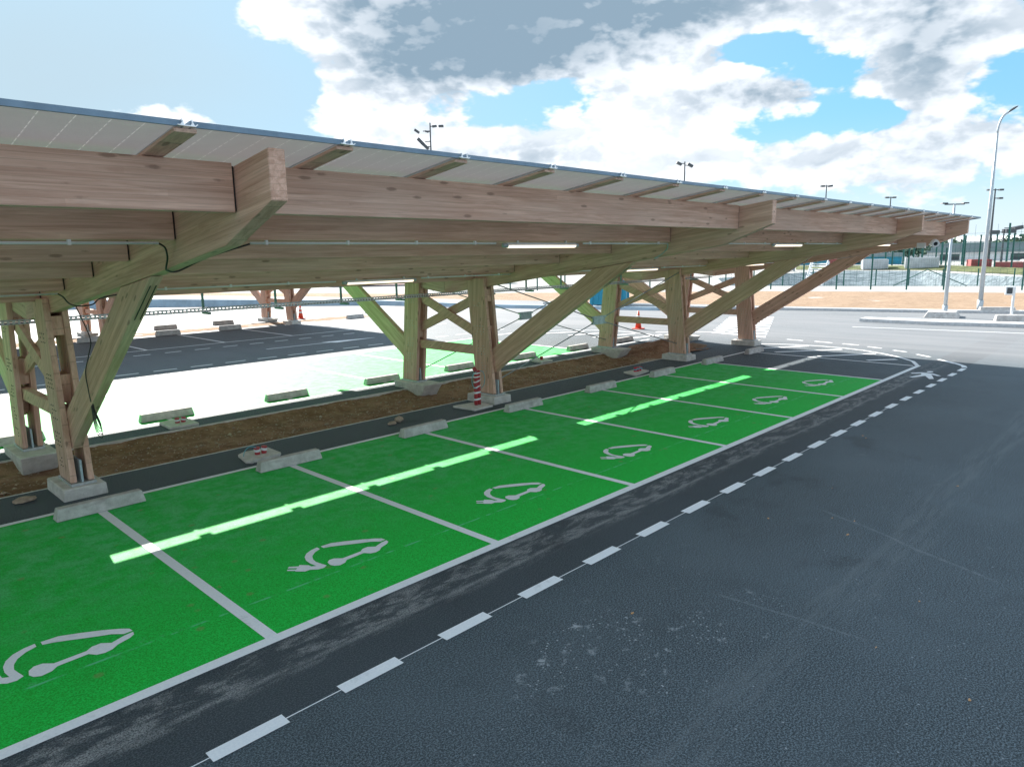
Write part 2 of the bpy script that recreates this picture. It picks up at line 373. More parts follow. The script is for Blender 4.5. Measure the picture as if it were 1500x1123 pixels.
def panel_mats():
    """glass-glass solar laminate: dark glossy cells above, pale grey underside, a little daylight comes through"""
    t = NT('solar glass laminate', .25, .5); v = t.mapping()
    sep = t.N('ShaderNodeSeparateXYZ'); t.L(v, sep.inputs[0])
    fx = t.math('FRACT', t.math('DIVIDE', sep.outputs[0], .176)); fy = t.math('FRACT', t.math('DIVIDE', sep.outputs[1], .088))
    gx = t.ramp(t.math('ABSOLUTE', t.math('SUBTRACT', fx, .5)), .478, .492)
    gy = t.ramp(t.math('ABSOLUTE', t.math('SUBTRACT', fy, .5)), .30, .36, 1, .2)
    gap = t.math('MULTIPLY', gx, gy)
    n = t.noise(v, 1.5, 4)
    und = t.mix(t.ramp(n, .3, .7), (.36, .365, .40), (.44, .44, .475)); und = t.mix(t.math('MULTIPLY', gap, .6), und, (.70, .70, .70))  # cell gaps painted lighter for the sky light showing through
    topc = t.mix(gap, (.012, .018, .05), (.25, .28, .32))
    geo = t.N('ShaderNodeNewGeometry')
    t.col(t.mix(geo.outputs['Backfacing'], topc, und))
    t.rgh(t.ramp(geo.outputs['Backfacing'], 0, 1, .12, .45))
    tr = t.N('ShaderNodeBsdfTranslucent'); tr.inputs[0].default_value = (.92, .90, .90, 1)
    mx = t.N('ShaderNodeMixShader'); t.L(t.math('ADD', t.math('MULTIPLY', gap, .05), .052), mx.inputs[0])
    t.L(t.b.outputs[0], mx.inputs[1]); t.L(tr.outputs[0], mx.inputs[2])
    out = [n_ for n_ in t.nt.nodes if n_.bl_idname == 'ShaderNodeOutputMaterial'][0]
    t.L(mx.outputs[0], out.inputs[0])
    return t.m
PANEL = panel_mats()

LITE = NT('lit luminaire diffuser', .4); LITE.b.inputs['Base Color'].default_value = (.9, .85, .75, 1)
LITE.b.inputs['Emission Color'].default_value = (1, .82, .62, 1); LITE.b.inputs['Emission Strength'].default_value = .34
LITE = LITE.m

# ------------------------------------------------------------------ mesh builder
class MB:
    def __init__(s): s.v = []; s.f = []; s.mi = []; s.cur = 0
    def mat(s, i): s.cur = i; return s
    def add(s, vs, fs):
        o = len(s.v); s.v += [tuple(v) for v in vs]
        for f in fs: s.f.append(tuple(o+i for i in f)); s.mi.append(s.cur)
        return s
    def box(s, x0, x1, y0, y1, z0, z1):
        vs = [(x0, y0, z0), (x1, y0, z0), (x1, y1, z0), (x0, y1, z0), (x0, y0, z1), (x1, y0, z1), (x1, y1, z1), (x0, y1, z1)]
        return s.add(vs, [(0, 3, 2, 1), (4, 5, 6, 7), (0, 1, 5, 4), (1, 2, 6, 5), (2, 3, 7, 6), (3, 0, 4, 7)])
    def hexa(s, b, t): # two quads (bottom, top), same winding
        return s.add(list(b)+list(t), [(0, 3, 2, 1), (4, 5, 6, 7), (0, 1, 5, 4), (1, 2, 6, 5), (2, 3, 7, 6), (3, 0, 4, 7)])
    def prism(s, poly, x0, x1, axis='x'):
        """extrude a polygon: axis x -> poly in (y,z); z -> poly in (x,y); y -> poly in (x,z)"""
        n = len(poly)
        def P(a, b, c): return (c, a, b) if axis == 'x' else ((a, b, c) if axis == 'z' else (a, c, b))
        vs = [P(a, b, x0) for a, b in poly]+[P(a, b, x1) for a, b in poly]
        tri = tessellate_polygon([[Vector((a, b, 0)) for a, b in poly]])
        fs = [tuple(t) for t in tri]+[tuple(i+n for i in reversed(t)) for t in tri]
        fs += [(i, (i+1) % n, (i+1) % n+n, i+n) for i in range(n)]
        return s.add(vs, fs)
    def sheet(s, loops, z):
        pts = [Vector((p[0], p[1], 0)) for l in loops for p in l]
        tri = tessellate_polygon([[Vector((p[0], p[1], 0)) for p in l] for l in loops])
        fs = []
        for a, b, c in tri:
            if (pts[b]-pts[a]).cross(pts[c]-pts[a]).z < 0: a, c = c, a
            fs.append((a, b, c))
        return s.add([(p.x, p.y, z) for p in pts], fs)
    def tube(s, pts, r, n=8, r1=None, caps=True):
        pts = [Vector(p) for p in pts]; rings = []
        for i, p in enumerate(pts):
            a = pts[max(0, i-1)]; b = pts[min(len(pts)-1, i+1)]; d = (b-a).normalized()
            u = d.orthogonal().normalized() if i == 0 else (rings_u - d*rings_u.dot(d)).normalized()
            rings_u = u; w = d.cross(u)
            rr = r if r1 is None else r+(r1-r)*i/(len(pts)-1)
            rings.append([p+rr*(math.cos(2*math.pi*k/n)*u+math.sin(2*math.pi*k/n)*w) for k in range(n)])
        vs = [v for rg in rings for v in rg]; fs = []
        for i in range(len(pts)-1):
            for k in range(n): fs.append((i*n+k, i*n+(k+1) % n, (i+1)*n+(k+1) % n, (i+1)*n+k))
        if caps: fs.append(tuple(range(n-1, -1, -1))); fs.append(tuple((len(pts)-1)*n+k for k in range(n)))
        return s.add(vs, fs)
    def obj(s, name, mats, parent=None, org=(0, 0, 0), smooth=False, bevel=0.):
        me = bpy.data.meshes.new(name); ox, oy, oz = org
        me.from_pydata([(x-ox, y-oy, z-oz) for x, y, z in s.v], [], s.f)
        if not isinstance(mats, (list, tuple)): mats = [mats]
        for m_ in mats: me.materials.append(m_)
        for p, i in zip(me.polygons, s.mi): p.material_index = i; p.use_smooth = smooth
        bm = bmesh.new(); bm.from_mesh(me)
        if not getattr(s, 'flat', False): bmesh.ops.recalc_face_normals(bm, faces=bm.faces)
        bm.to_mesh(me); bm.free(); me.update()
        o = bpy.data.objects.new(name, me); COL.objects.link(o)
        if parent is not None: o.parent = parent
        else: o.location = org
        if bevel:
            b = o.modifiers.new('edge', 'BEVEL'); b.width = bevel; b.segments = 1; b.limit_method = 'ANGLE'
        return o

def tag(o, label=None, cat=None, group=None, kind=None):
    if label: o['label'] = label
    if cat: o['category'] = cat
    if group: o['group'] = group
    if kind: o['kind'] = kind
    return o
def thing(name, loc, label, cat, group=None):
    o = bpy.data.objects.new(name, None); COL.objects.link(o); o.location = loc; o.empty_display_size = .2
    return tag(o, label, cat, group)
def copy_tree(src, loc, label, group=None):
    c = src.copy(); COL.objects.link(c); c.location = loc; c['label'] = label
    if group: c['group'] = group
    for ch in list(src.children):
        d = ch.copy(); COL.objects.link(d); d.parent = c
        for g in list(ch.children):
            e = g.copy(); COL.objects.link(e); e.parent = d
    return c

# ================================================================== SETTING
TR = [(-30, 5.82), (16.4, 5.80), (16.6, 7.86), (-30, 7.86)]           # planting trench
soil_near = [(57.6, -80), (38.22, .84), (36.53, 7.9), (35.74, 11.18), (34.18, 18.9), (32.79, 25.31), (31.81, 30.05), (28.5, 42), (22, 60), (8, 95)]
soil_far = [(77.6, -80), (54.89, 3.32), (52.21, 13.16), (50.08, 18.89), (45.5, 26), (40.17, 33.85), (38.25, 36.64), (35.4, 40.15), (30.5, 52), (13, 97)]
pond = [(73, -14), (65.3, 4.9), (60.8, 16), (57.5, 26), (75, 36), (108, 35), (107, 23), (90, 12), (83.5, 5.5), (82, -14)]
g = MB(); g.flat = True
g.sheet([[(-900, -900), (900, -900), (900, 900), (-900, 900)], TR, pond], -.03)
tag(g.obj('ground', GROUNDM), kind='structure')
a = MB(); a.flat = True
a.sheet([[(-80, -80)]+soil_near+[(-80, 95)], TR], 0)
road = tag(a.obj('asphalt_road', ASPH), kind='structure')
# trench soil: displaced grid with pebbles, and pale cut edges
def bumpy(x0, x1, y0, y1, nx, ny, zf):
    m_ = MB(); vs = []
    for j in range(ny+1):
        for i in range(nx+1):
            x = x0+(x1-x0)*i/nx; y = y0+(y1-y0)*j/ny; vs.append((x, y, zf(x, y, i, j)))
    fs = [(j*(nx+1)+i, j*(nx+1)+i+1, (j+1)*(nx+1)+i+1, (j+1)*(nx+1)+i) for j in range(ny) for i in range(nx)]
    return m_.add(vs, fs)
from mathutils import noise as mn
def tz(x, y, i, j):
    e = min(y-5.80, 7.88-y); z = -.02-.11*min(1, max(0, e)/.35)
    z += .045*mn.fractal(Vector((x*1.3, y*1.3, 3)), 1, 2, 5)+.016*mn.noise(Vector((x*9, y*9, 0)))+.03*max(0, mn.noise(Vector((x*4.5, y*4.5, 7)))-.25)
    md = math.exp(-((x-16.8)/1.3)**2-((y-6.9)/.8)**2)
    return min(z+.42*md, -.012 if (e < .06 and x < 16.2) else 9)
b = bumpy(-12, 18.2, 5.80, 7.88, 460, 34, tz)
soil = tag(b.obj('planting_soil', SOIL, smooth=True), kind='structure')
def mound(x, y, i, j):
    r = math.exp(-((x-17.5)/.95)**4-((y-6.95)/.85)**4)
    return -.05+r*(.13+.10*mn.fractal(Vector((x*1.6, y*1.6, 9)), 1, 2, 5)+.03*mn.noise(Vector((x*7, y*7, 2))))
b = bumpy(16.2, 18.9, 5.75, 8.15, 90, 80, mound)
tag(b.obj('clay_mound', CLAY, smooth=True), 'low mound of loose orange clay at the far end of the planting trench', 'soil mound')
b = MB(); rnd = random.Random(3)
for k in range(2300):
    x = rnd.uniform(-2, 16); y = rnd.uniform(5.9, 7.8); z = tz(x, y, 0, 0); r = rnd.uniform(.006, .020)*(rnd.uniform(1.5, 2.8) if rnd.random() < .10 else 1)
    c = [Vector((rnd.uniform(.6, 1.2)*dx, rnd.uniform(.6, 1.2)*dy, rnd.uniform(.4, .9)*dz))*r for dx, dy, dz in ((1, 0, 0), (-1, 0, 0), (0, 1, 0), (0, -1, 0), (0, 0, 1), (0, 0, -1))]
    b.add([(v.x+x, v.y+y, v.z+z+r*.3) for v in c], [(0, 2, 4), (2, 1, 4), (1, 3, 4), (3, 0, 4), (2, 0, 5), (1, 2, 5), (3, 1, 5), (0, 3, 5)])
tag(b.obj('pebbles', ROCKM, soil), kind='stuff')
for y0 in (5.795, 7.855):
    b = MB(); b.box(-12, 16.3, y0, y0+.03, -.14, .006); b.obj('edging_strip', CONCL, soil)
# second, narrow clay strip by the rear canopy and the big clay verge
def strip2(x, y, i, j): return (.03+.05*mn.noise(Vector((x*2, y*2, 0))))*min(1, min(y-25.45, 26.95-y)/.25, (19.2-x)/.5)-.008
b = bumpy(-10, 19.2, 25.45, 26.95, 120, 10, strip2); tag(b.obj('clay_strip', CLAY, smooth=True), kind='structure')
b = MB(); n = len(soil_near); vs = []; K_ = 16
dn, df = [], []
def resample(pl, m_):
    L = [0]
    for p_, q_ in zip(pl, pl[1:]): L.append(L[-1]+math.dist(p_, q_))
    out = []
    for k in range(m_):
        t_ = L[-1]*k/(m_-1); i = max(j for j in range(len(L)) if L[j] <= t_+1e-9); i = min(i, len(pl)-2); u = (t_-L[i])/(L[i+1]-L[i])
        out.append((pl[i][0]+(pl[i+1][0]-pl[i][0])*u, pl[i][1]+(pl[i+1][1]-pl[i][1])*u))
    return out
MM = 240; A_ = resample(soil_near, MM); B_ = resample(soil_far, MM)
for k in range(MM):
    for j in range(K_+1):
        u = j/K_; x = A_[k][0]+(B_[k][0]-A_[k][0])*u; y = A_[k][1]+(B_[k][1]-A_[k][1])*u
        vs.append((x, y, -.02+.02*(j == 0)+(.05+.10*mn.fractal(Vector((x*.6, y*.6, 1)), 1, 2, 4))*(4*u*(1-u))**.5))
b.add(vs, [(k*(K_+1)+j, k*(K_+1)+j+1, (k+1)*(K_+1)+j+1, (k+1)*(K_+1)+j) for k in range(MM-1) for j in range(K_)])
tag(b.obj('clay_verge', CLAY, smooth=True), kind='structure')

# pond basin lined with grey membrane
cx = sum(p[0] for p in pond)/len(pond); cy = sum(p[1] for p in pond)/len(pond)
b = MB(); rings = [resample(pond+[pond[0]], 121)[:-1]]; nP = 120; vs = []
for lv, (sc_, z_) in enumerate(((1.0, -.02), (.93, -.6), (.84, -1.4), (.72, -2.4), (.0, -2.4))):
    for k, (x, y) in enumerate(rings[0]):
        wv = .12*math.sin(k*1.9)+.10*math.sin(k*.83+1) if 0 < lv < 3 else 0
        vs.append((cx+(x-cx)*sc_, cy+(y-cy)*sc_, z_+wv))
b.add(vs, [(l*nP+k, l*nP+(k+1) % nP, (l+1)*nP+(k+1) % nP, (l+1)*nP+k) for l in range(4) for k in range(nP)])
tag(b.obj('pond_liner', LINER, smooth=True), kind='structure')
# grass bank behind the pond, far terrain
b = MB()
gp = [(112, 42), (111, 22), (94, 10.5), (86, 3), (85, -30)]; gq = [(122, 46), (120, 20), (101, 6), (93, -2), (92, -34)]
vs = [(x, y, .02) for x, y in gp]+[((x+u)/2, (y+v)/2, .55) for (x, y), (u, v) in zip(gp, gq)]+[(x, y, .05) for x, y in gq]; n = len(gp)
b.add(vs, [(l*n+k, l*n+k+1, (l+1)*n+k+1, (l+1)*n+k) for l in range(2) for k in range(n-1)])
tag(b.obj('grass_bank', GRASSM, smooth=True), kind='structure')
b = MB(); vs = []
for i in range(91):
    az = math.radians(-30+i*2.0); h = 7+5*mn.noise(Vector((i*.19, 0, 0)))+2*mn.noise(Vector((i*.7, 3, 0)))
    for d_, z_ in ((560, -1), (620, h*.8), (700, h)): vs.append((math.sin(az)*d_, math.cos(az)*d_, z_))
b.add(vs, [(i*3+j, i*3+j+1, (i+1)*3+j+1, (i+1)*3+j) for i in range(90) for j in range(2)])
tag(b.obj('far_hills', TREEM, smooth=True), kind='structure')

# ---------------------------------------------------------------- parking surfaces and paint
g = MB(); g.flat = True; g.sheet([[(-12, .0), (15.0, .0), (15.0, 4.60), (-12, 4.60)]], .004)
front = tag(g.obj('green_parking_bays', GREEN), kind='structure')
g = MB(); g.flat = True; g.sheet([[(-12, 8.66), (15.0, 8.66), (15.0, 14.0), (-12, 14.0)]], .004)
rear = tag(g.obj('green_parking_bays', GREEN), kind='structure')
def quad_line(p, q, w, z, name, parent, mat=PAINT):
    p = Vector((*p, 0)); q = Vector((*q, 0)); d = (q-p).normalized(); n_ = Vector((-d.y, d.x, 0))*w/2
    b_ = MB(); b_.flat = True; b_.sheet([[tuple((p-n_)[:2]), tuple((q-n_)[:2]), tuple((q+n_)[:2]), tuple((p+n_)[:2])]], z)
    return b_.obj(name, mat, parent)
def poly_line(pts, w, z, name, parent):
    P_ = [Vector((x, y, 0)) for x, y in pts]; Lf, Rt = [], []
    for i, p in enumerate(P_):
        d = (P_[min(i+1, len(P_)-1)]-P_[max(i-1, 0)]).normalized(); n_ = Vector((-d.y, d.x, 0))*w/2
        Lf.append(p+n_); Rt.append(p-n_)
    vs = [(v.x, v.y, z) for v in Lf+Rt]; n_ = len(P_)
    b_ = MB(); b_.flat = True; b_.add(vs, [(n_+i, n_+i+1, i+1, i) for i in range(n_-1)])
    return b_.obj(name, PAINT, parent)
for k in range(-3, 7):
    quad_line((2.5*k, .055), (2.5*k, 4.565), .10, .008, 'dividing_line', front)
quad_line((17.62, .10), (17.62, 4.565), .09, .008, 'dividing_line', front)
quad_line((-12, 0), (17.75, 0), .11, .008, 'edge_line', front)
quad_line((-12, 4.61), (18.2, 4.61), .09, .008, 'edge_line', front)
for k in range(-3, 7):
    quad_line((2.5*k, 8.72), (2.5*k, 13.94), .10, .008, 'dividing_line', rear)
quad_line((-12, 8.66), (18.6, 8.66), .09, .008, 'edge_line', rear)
quad_line((-12, 14.0), (17.8, 14.0), .11, .008, 'edge_line', rear)
arc = [(17.70, .02), (18.41, .31), (19.0, .80), (19.48, 1.36), (19.87, 2.02), (20.08, 2.71), (20.13, 3.47), (20.02, 4.19), (19.75, 4.8), (19.5, 5.2)]
poly_line(arc, .10, .008, 'end_curve_line', road)
poly_line([(x, 13.98-(y-0)*.98) for x, y in arc], .10, .008, 'end_curve_line', road)
for (p, q) in (((17.9, 1.3), (18.55, .75)), ((17.9, 2.6), (19.35, 1.55)), ((18.0, 3.9), (19.75, 2.6)), ((18.3, 4.75), (19.95, 3.7))):
    quad_line(p, q, .16, .008, 'hatch_line', road)
for k in range(5):
    quad_line((17.9, 12.9-1.15*k), (19.3+.25*min(k, 3), 13.0-1.0*k-.9), .16, .008, 'hatch_line', road)
# lane dashes
dash = None
def dashes(x0, n_, per, y, L, w, parent):
    me = None
    for k in range(n_):
        if me is None:
            o = quad_line((x0, y), (x0+L, y), w, .008, 'lane_dash', parent); me = o
        else:
            o = me.copy(); COL.objects.link(o); o.parent = parent; o.location.x = per*k
dashes(-3.68, 24, .9165, -.97, .50, .115, road)
dashes(-1.5, 20, 1.0, 15.35, .62, .10, road)
dashes(-2.5, 22, .97, 19.25, .52, .10, road)
quad_line((-5, -.97), (12, -.97), .010, .006, 'marking_guide_line', road)
od = [((21.25, 4.93), (21.2, 4.36)), ((21.24, 3.99), (21.14, 3.39)), ((21.11, 3.06), (21.03, 2.54)), ((20.83, 2.21), (20.67, 1.77)), ((20.41, 1.37), (20.25, .97)),
      ((19.89, .6), (19.55, .19)), ((19.2, -.1), (18.62, -.62))]
for p, q in od: quad_line(p, q, .11, .008, 'lane_dash', road)
poly_line([(18.9, -.40), (18.62, -.66), (18.35, -.86), (18.05, -.95)], .12, .0085, 'lane_corner_line', road)
# walking figure painted on the strip
ped = tag(thing('pedestrian_symbol', (16.3, -.45, 0), 'white pedestrian pictogram painted on dark asphalt beyond the last green bay', 'road marking'))
ped['label'] = 'white pedestrian pictogram painted on dark asphalt beyond the last bay'
for nm, pl in (('head', [(16.86+.11*math.cos(i*math.pi/5), -.47+.07*math.sin(i*math.pi/5)) for i in range(10)]),
               ('body', [(16.62, -.60), (16.66, -.34), (16.42, -.16), (16.30, -.22), (16.48, -.38), (16.28, -.42), (15.80, -.30), (15.74, -.38), (16.16, -.54), (15.76, -.72), (15.84, -.80), (16.34, -.64), (16.48, -.58), (16.30, -.76), (16.38, -.82)])):
    b = MB(); b.flat = True; b.sheet([pl], .008); b.obj(nm, PAINT, ped, (16.3, -.45, 0))
# EV symbol (car outline whose tail is a cable with a plug)
EV = {'roof_stroke': [(-1.287, 1.335), (-1.166, 1.330), (-1.034, 1.258), (-.892, 1.168), (-.788, 1.088), (-.733, 1.030), (-.726, .976), (-.793, .972), (-.865, 1.045), (-.946, 1.088), (-1.034, 1.140), (-1.132, 1.200), (-1.219, 1.250), (-1.288, 1.274)],
      'tail_cable_stroke': [(-1.325, 1.34), (-1.327, 1.28), (-1.405, 1.245), (-1.471, 1.184), (-1.508, 1.109), (-1.522, 1.032), (-1.510, .965), (-1.493, .88), (-1.541, .85), (-1.598, .86), (-1.654, .914), (-1.707, .914), (-1.77, .985), (-1.764, .997), (-1.82, 1.060), (-1.800, 1.080), (-1.742, 1.022), (-1.722, 1.040), (-1.785, 1.103), (-1.760, 1.128), (-1.689, 1.066), (-1.668, 1.089), (-1.61, 1.015), (-1.607, .971), (-1.568, .945), (-1.580, 1.038), (-1.572, 1.132), (-1.540, 1.215), (-1.482, 1.283), (-1.401, 1.325)],
      'sill_stroke': [(-.738, .906), (-.779, .871), (-.880, .835), (-.930, .792), (-.985, .778), (-1.040, .795), (-1.079, .855), (-1.290, .843), (-1.334, .80), (-1.403, .785), (-1.446, .813), (-1.465, .863), (-1.452, .932), (-1.411, .972), (-1.357, .969), (-1.297, .908), (-1.078, .914), (-1.031, .952), (-.965, .957), (-.905, .900), (-.80, .943), (-.729, .954)]}
ev_labels = ['electric car symbol on the nearest green bay, partly cut by the left frame edge', 'electric car symbol on the second green bay, large and whole',
             'electric car symbol on the third green bay from the camera', 'electric car symbol on the fourth green bay from the camera', 'electric car symbol on the fifth green bay from the camera',
             'electric car symbol on the sixth green bay from the camera', 'smallest electric car symbol, on the last green bay before black asphalt']
evproto = None
for k in range(7):
    if evproto is None:
        evproto = thing('electric_car_symbol', (-1.3, 1.05, 0), 'white '+ev_labels[0], 'road marking', 'electric car symbols painted on the green bays')
        for nm, pl in EV.items():
            b = MB(); b.flat = True; b.sheet([pl], .009); b.obj(nm, PAINT, evproto, (-1.3, 1.05, 0))
    else: copy_tree(evproto, (-1.3+2.5*k, 1.05, 0), 'white '+ev_labels[k])
# crosswalk, arrow and rear bay lines
for k in range(9):
    t0, t1 = k/9, (k+.44)/9
    Lp = lambda t_: (21.7+6.6*t_, 8.0+2.6*t_); Rp = lambda t_: (21.3+8.2*t_, 5.7+3.3*t_)
    b = MB(); b.flat = True; b.sheet([[Rp(t0), Rp(t1), Lp(t1), Lp(t0)]], .008); b.obj('crosswalk_bar', PAINT, road)
quad_line((8.8, 17.35), (11.9, 17.25), .09, .008, 'arrow_shaft', road)
b = MB(); b.flat = True; b.sheet([[(11.3, 17.02), (13.2, 17.2), (11.0, 17.55)]], .010); b.obj('arrow_head', PAINT, road)
quad_line((-10, 20.5), (19.0, 20.5), .10, .008, 'edge_line', road)
for k in range(-3, 4): quad_line((6.1+2.7*k, 20.55), (6.1+2.7*k, 24.9), .10, .008, 'dividing_line', road)
for k in range(-3, 5): quad_line((6.1+2.7*k, 28.0), (6.1+2.7*k, 32.6), .10, .008, 'dividing_line', road)
quad_line((-10, 32.7), (19.0, 32.7), .10, .008, 'edge_line', road)
quad_line((26.6, 4.6), (27.6, -1), .10, .008, 'lane_line', road)
quad_line((31.5, 4.8), (32.6, -4), .10, .008, 'lane_line', road)
quad_line((33.6, 10), (35.6, 3.0), .12, .008, 'lane_line', road)
quad_line((20.6, 9.7), (22.2, 7.7), .12, .008, 'lane_line', road)

# ---------------------------------------------------------------- kerbs and islands
def kerb(pts, w, h, name='kerb', mat=KERB):
    P_ = [Vector((x, y, 0)) for x, y in pts]; vs = []
    for i, p in enumerate(P_):
        d = (P_[min(i+1, len(P_)-1)]-P_[max(i-1, 0)]).normalized(); n_ = Vector((-d.y, d.x, 0))*w/2
        for s_, z_ in ((-1, 0), (-.93, h), (.93, h), (1, 0)): vs.append((p.x+n_.x*s_, p.y+n_.y*s_, z_))
    n_ = len(P_); b_ = MB()
    b_.add(vs, [(i*4+j, i*4+j+1, (i+1)*4+j+1, (i+1)*4+j) for i in range(n_-1) for j in range(3)]+[(0, 1, 2, 3), (n_*4-1, n_*4-2, n_*4-3, n_*4-4)])
    return b_.obj(name, mat)
tag(kerb([(29.3, 5.1), (29.35, 2.5), (30.0, 0), (31.5, -6), (34, -14)], .9, .14), kind='structure')
tag(kerb([(30.5, 24), (32.2, 15), (33.6, 9.5), (35.2, 4.4), (37.0, 0), (40, -9)], .45, .13), kind='structure')
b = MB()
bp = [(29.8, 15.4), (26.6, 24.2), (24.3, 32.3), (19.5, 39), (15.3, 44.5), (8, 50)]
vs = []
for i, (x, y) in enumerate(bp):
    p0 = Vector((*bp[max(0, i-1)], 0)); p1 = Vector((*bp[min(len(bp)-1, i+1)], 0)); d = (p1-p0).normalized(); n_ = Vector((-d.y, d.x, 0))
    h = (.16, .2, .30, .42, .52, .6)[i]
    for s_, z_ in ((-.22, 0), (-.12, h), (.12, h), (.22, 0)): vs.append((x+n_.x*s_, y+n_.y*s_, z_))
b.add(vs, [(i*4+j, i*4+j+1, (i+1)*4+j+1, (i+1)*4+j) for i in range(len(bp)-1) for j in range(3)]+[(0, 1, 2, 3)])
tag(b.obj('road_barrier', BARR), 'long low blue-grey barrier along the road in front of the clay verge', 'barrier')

# ================================================================== CANOPY
def build_canopy(name, label, dy, frames, x0, x1, jx, yf, yr, gap, detail, covers=(), stub=None, nplast=99):
    """frames: x of each frame; roof x0..x1; yf/yr outer edges of front and rear roof halves (in local y, centre 6.63)"""
    YC = 6.63
    org = (frames[0], YC+dy, 0)
    T = thing(name, org, label, 'solar carport')
    def O(b_, nm, mat, parent=T, **k): return b_.obj(nm, mat, parent, org, **k)
    zt = lambda y: 3.617+SLOPE*(y if y <= YC else 2*YC-y)     # purlin top plane
    def mir(pl): return [(2*YC-y+dy, z) for y, z in pl]
    def sh(pl): return [(y+dy, z) for y, z in pl]
    yb = max(-.5, yf+.06); yrb = min(2*YC+.5, yr-.06)
    for xi, xc in enumerate(frames):
        w = .06
        # main rafter, two halves butted at the valley
        if yb < 0: prof = [(yb, 3.335), (.25, 3.055), (1.7, 2.845), (5.45, 2.335), (YC-.003, 2.185), (YC-.003, 2.70), (yb, zt(yb)-.02)]
        else: prof = [(yb, zt(yb)-.40), (1.7, 2.845), (5.45, 2.335), (YC-.003, 2.185), (YC-.003, 2.70), (yb, zt(yb)-.02)]
        O(MB().prism(sh(prof), xc-w, xc+w), 'main_rafter', WOOD_Y, bevel=.006)
        if yrb > 2*YC-1.0: pr = [(2*YC-y, z) for y, z in prof]
        else: pr = [(YC+.003, 2.185), (2*YC-5.45, 2.335), (yrb, zt(yrb)-.42), (yrb, zt(yrb)-.02), (YC+.003, 2.70)]
        O(MB().prism([(y+dy, z) for y, z in pr], xc-w, xc+w), 'main_rafter', WOOD_YR, bevel=.006)
        leg = [(5.12, .19), (5.62, .19), (5.86, 2.52), (5.36, 2.52)]
        if yrb < 2*YC-1: pass
        arm = [(2.67, 2.705), (1.82, 2.822), (4.98, .77), (5.16, .62), (5.42, .74), (5.44, .97)]
        for side in (0, 1):
            tr = sh if side == 0 else mir
            for s_ in (-1, 1):
                xa, xb = sorted((xc+s_*.064, xc+s_*.134))
                lg = O(MB().prism(tr(leg), xa, xb), 'column', WOOD_Z, bevel=.005)
                if detail:
                    bb = MB()
                    rr = random.Random(xi*7+side*3+s_)
                    xo = xc+s_*.134
                    for zc, rows, cols in ((2.05, 3, 3), (1.50, 4, 4), (1.10, 4, 3), (.75, 4, 3), (.45, 3, 3)):
                        for r_ in range(rows):
                            for c_ in range(cols):
                                if rr.random() < .25: continue
                                z_ = zc+(r_-rows/2)*.055; y_ = 5.37+.103*(z_-.2)+(c_-cols/2+.5)*.085+.02*(r_ % 2)
                                yy = (y_ if side == 0 else 2*YC-y_)+dy
                                bb.tube([(xo-s_*.002, yy, z_), (xo+s_*.007, yy, z_)], .0085, 6)
                    tag(bb.obj('bolt_heads', DARKST if xi in (1,) and side == 1 or xi == 1 and side == 0 else GALV, lg, org), kind='stuff')
            # arm between the plies
            am = O(MB().prism(tr(arm), xc-.058, xc+.058), 'brace_arm', WOOD_A if side == 0 else WOOD_AR, bevel=.006)
            if detail:   # two sawn slots for hidden plates
                d = Vector((0, 3.16, -2.05)).normalized()
                for sx in (-.028, .022):
                    bb = MB(); p0 = Vector((xc+sx, 1.93, 2.735)); q0 = p0+d*.62
                    nrm = Vector((0, -d.z, d.y))*-1
                    def Q(p, x, n_): return (p.x+x, (p.y if side == 0 else 2*YC-p.y)+dy+(n_.y if side == 0 else -n_.y), p.z+n_.z)
                    nn = Vector((0, -.545, -.838))*.002
                    pts = [Q(p0, -.005, Vector()), Q(p0, .005, Vector()), Q(q0, .005, Vector()), Q(q0, -.005, Vector())]
                    pts2 = [(x_, y_+(nn.y if side == 0 else -nn.y), z_+nn.z) for x_, y_, z_ in pts]
                    bb.hexa(pts2, pts); bb.obj('plate_slot', DARKST, am, org)
            # packing blocks between plies
            for (z0_, z1_, ins) in ((2.06, 2.30, .03), (1.18, 1.56, .05)):
                yy = lambda z_: 5.12+.103*(z_-.19)
                if side == 0 and z0_ < 1.5: pl = [(yy(z0_)+.20, z0_), (yy(z0_)+.45, z0_), (yy(z1_)+.45, z1_), (yy(z1_)+.06, z1_)]
                else: pl = [(yy(z0_)+ins, z0_), (yy(z0_)+.45, z0_), (yy(z1_)+.45, z1_), (yy(z1_)+ins, z1_)]
                O(MB().prism(tr(pl), xc-.062, xc+.062), 'packing_block', WOOD_Z)
            # foot: steel plate, fin
            ys = [5.07, 5.67]; ya, yb_ = sorted([(v if side == 0 else 2*YC-v)+dy for v in ys])
            O(MB().box(xc-.145, xc+.145, ya, yb_, .152, .186), 'base_plate', GALV)
            yc_ = (ya+yb_)/2
            O(MB().box(xc-.012, xc+.012, ya+.05, yb_-.10, .186, .47), 'steel_fin', PLATE)
            # footing
            if side == 0:
                O(MB().hexa([(xc-.27, dy+4.99, -.1), (xc+.25, dy+4.99, -.1), (xc+.25, dy+5.80, -.1), (xc-.27, dy+5.80, -.1)],
                            [(xc-.25, dy+5.00, .150), (xc+.235, dy+5.00, .150), (xc+.235, dy+5.80, .150), (xc-.25, dy+5.80, .150)]), 'footing', CONCL, bevel=.012)
            else:
                fb = MB(); fb.hexa([(xc-.22, dy+7.42, -.22), (xc+.22, dy+7.42, -.22), (xc+.22, dy+8.28, -.22), (xc-.22, dy+8.28, -.22)],
                                   [(xc-.27, dy+7.16, .150), (xc+.25, dy+7.16, .150), (xc+.25, dy+8.32, .150), (xc-.27, dy+8.32, .150)])
                O(fb, 'footing', CONCL, bevel=.012)
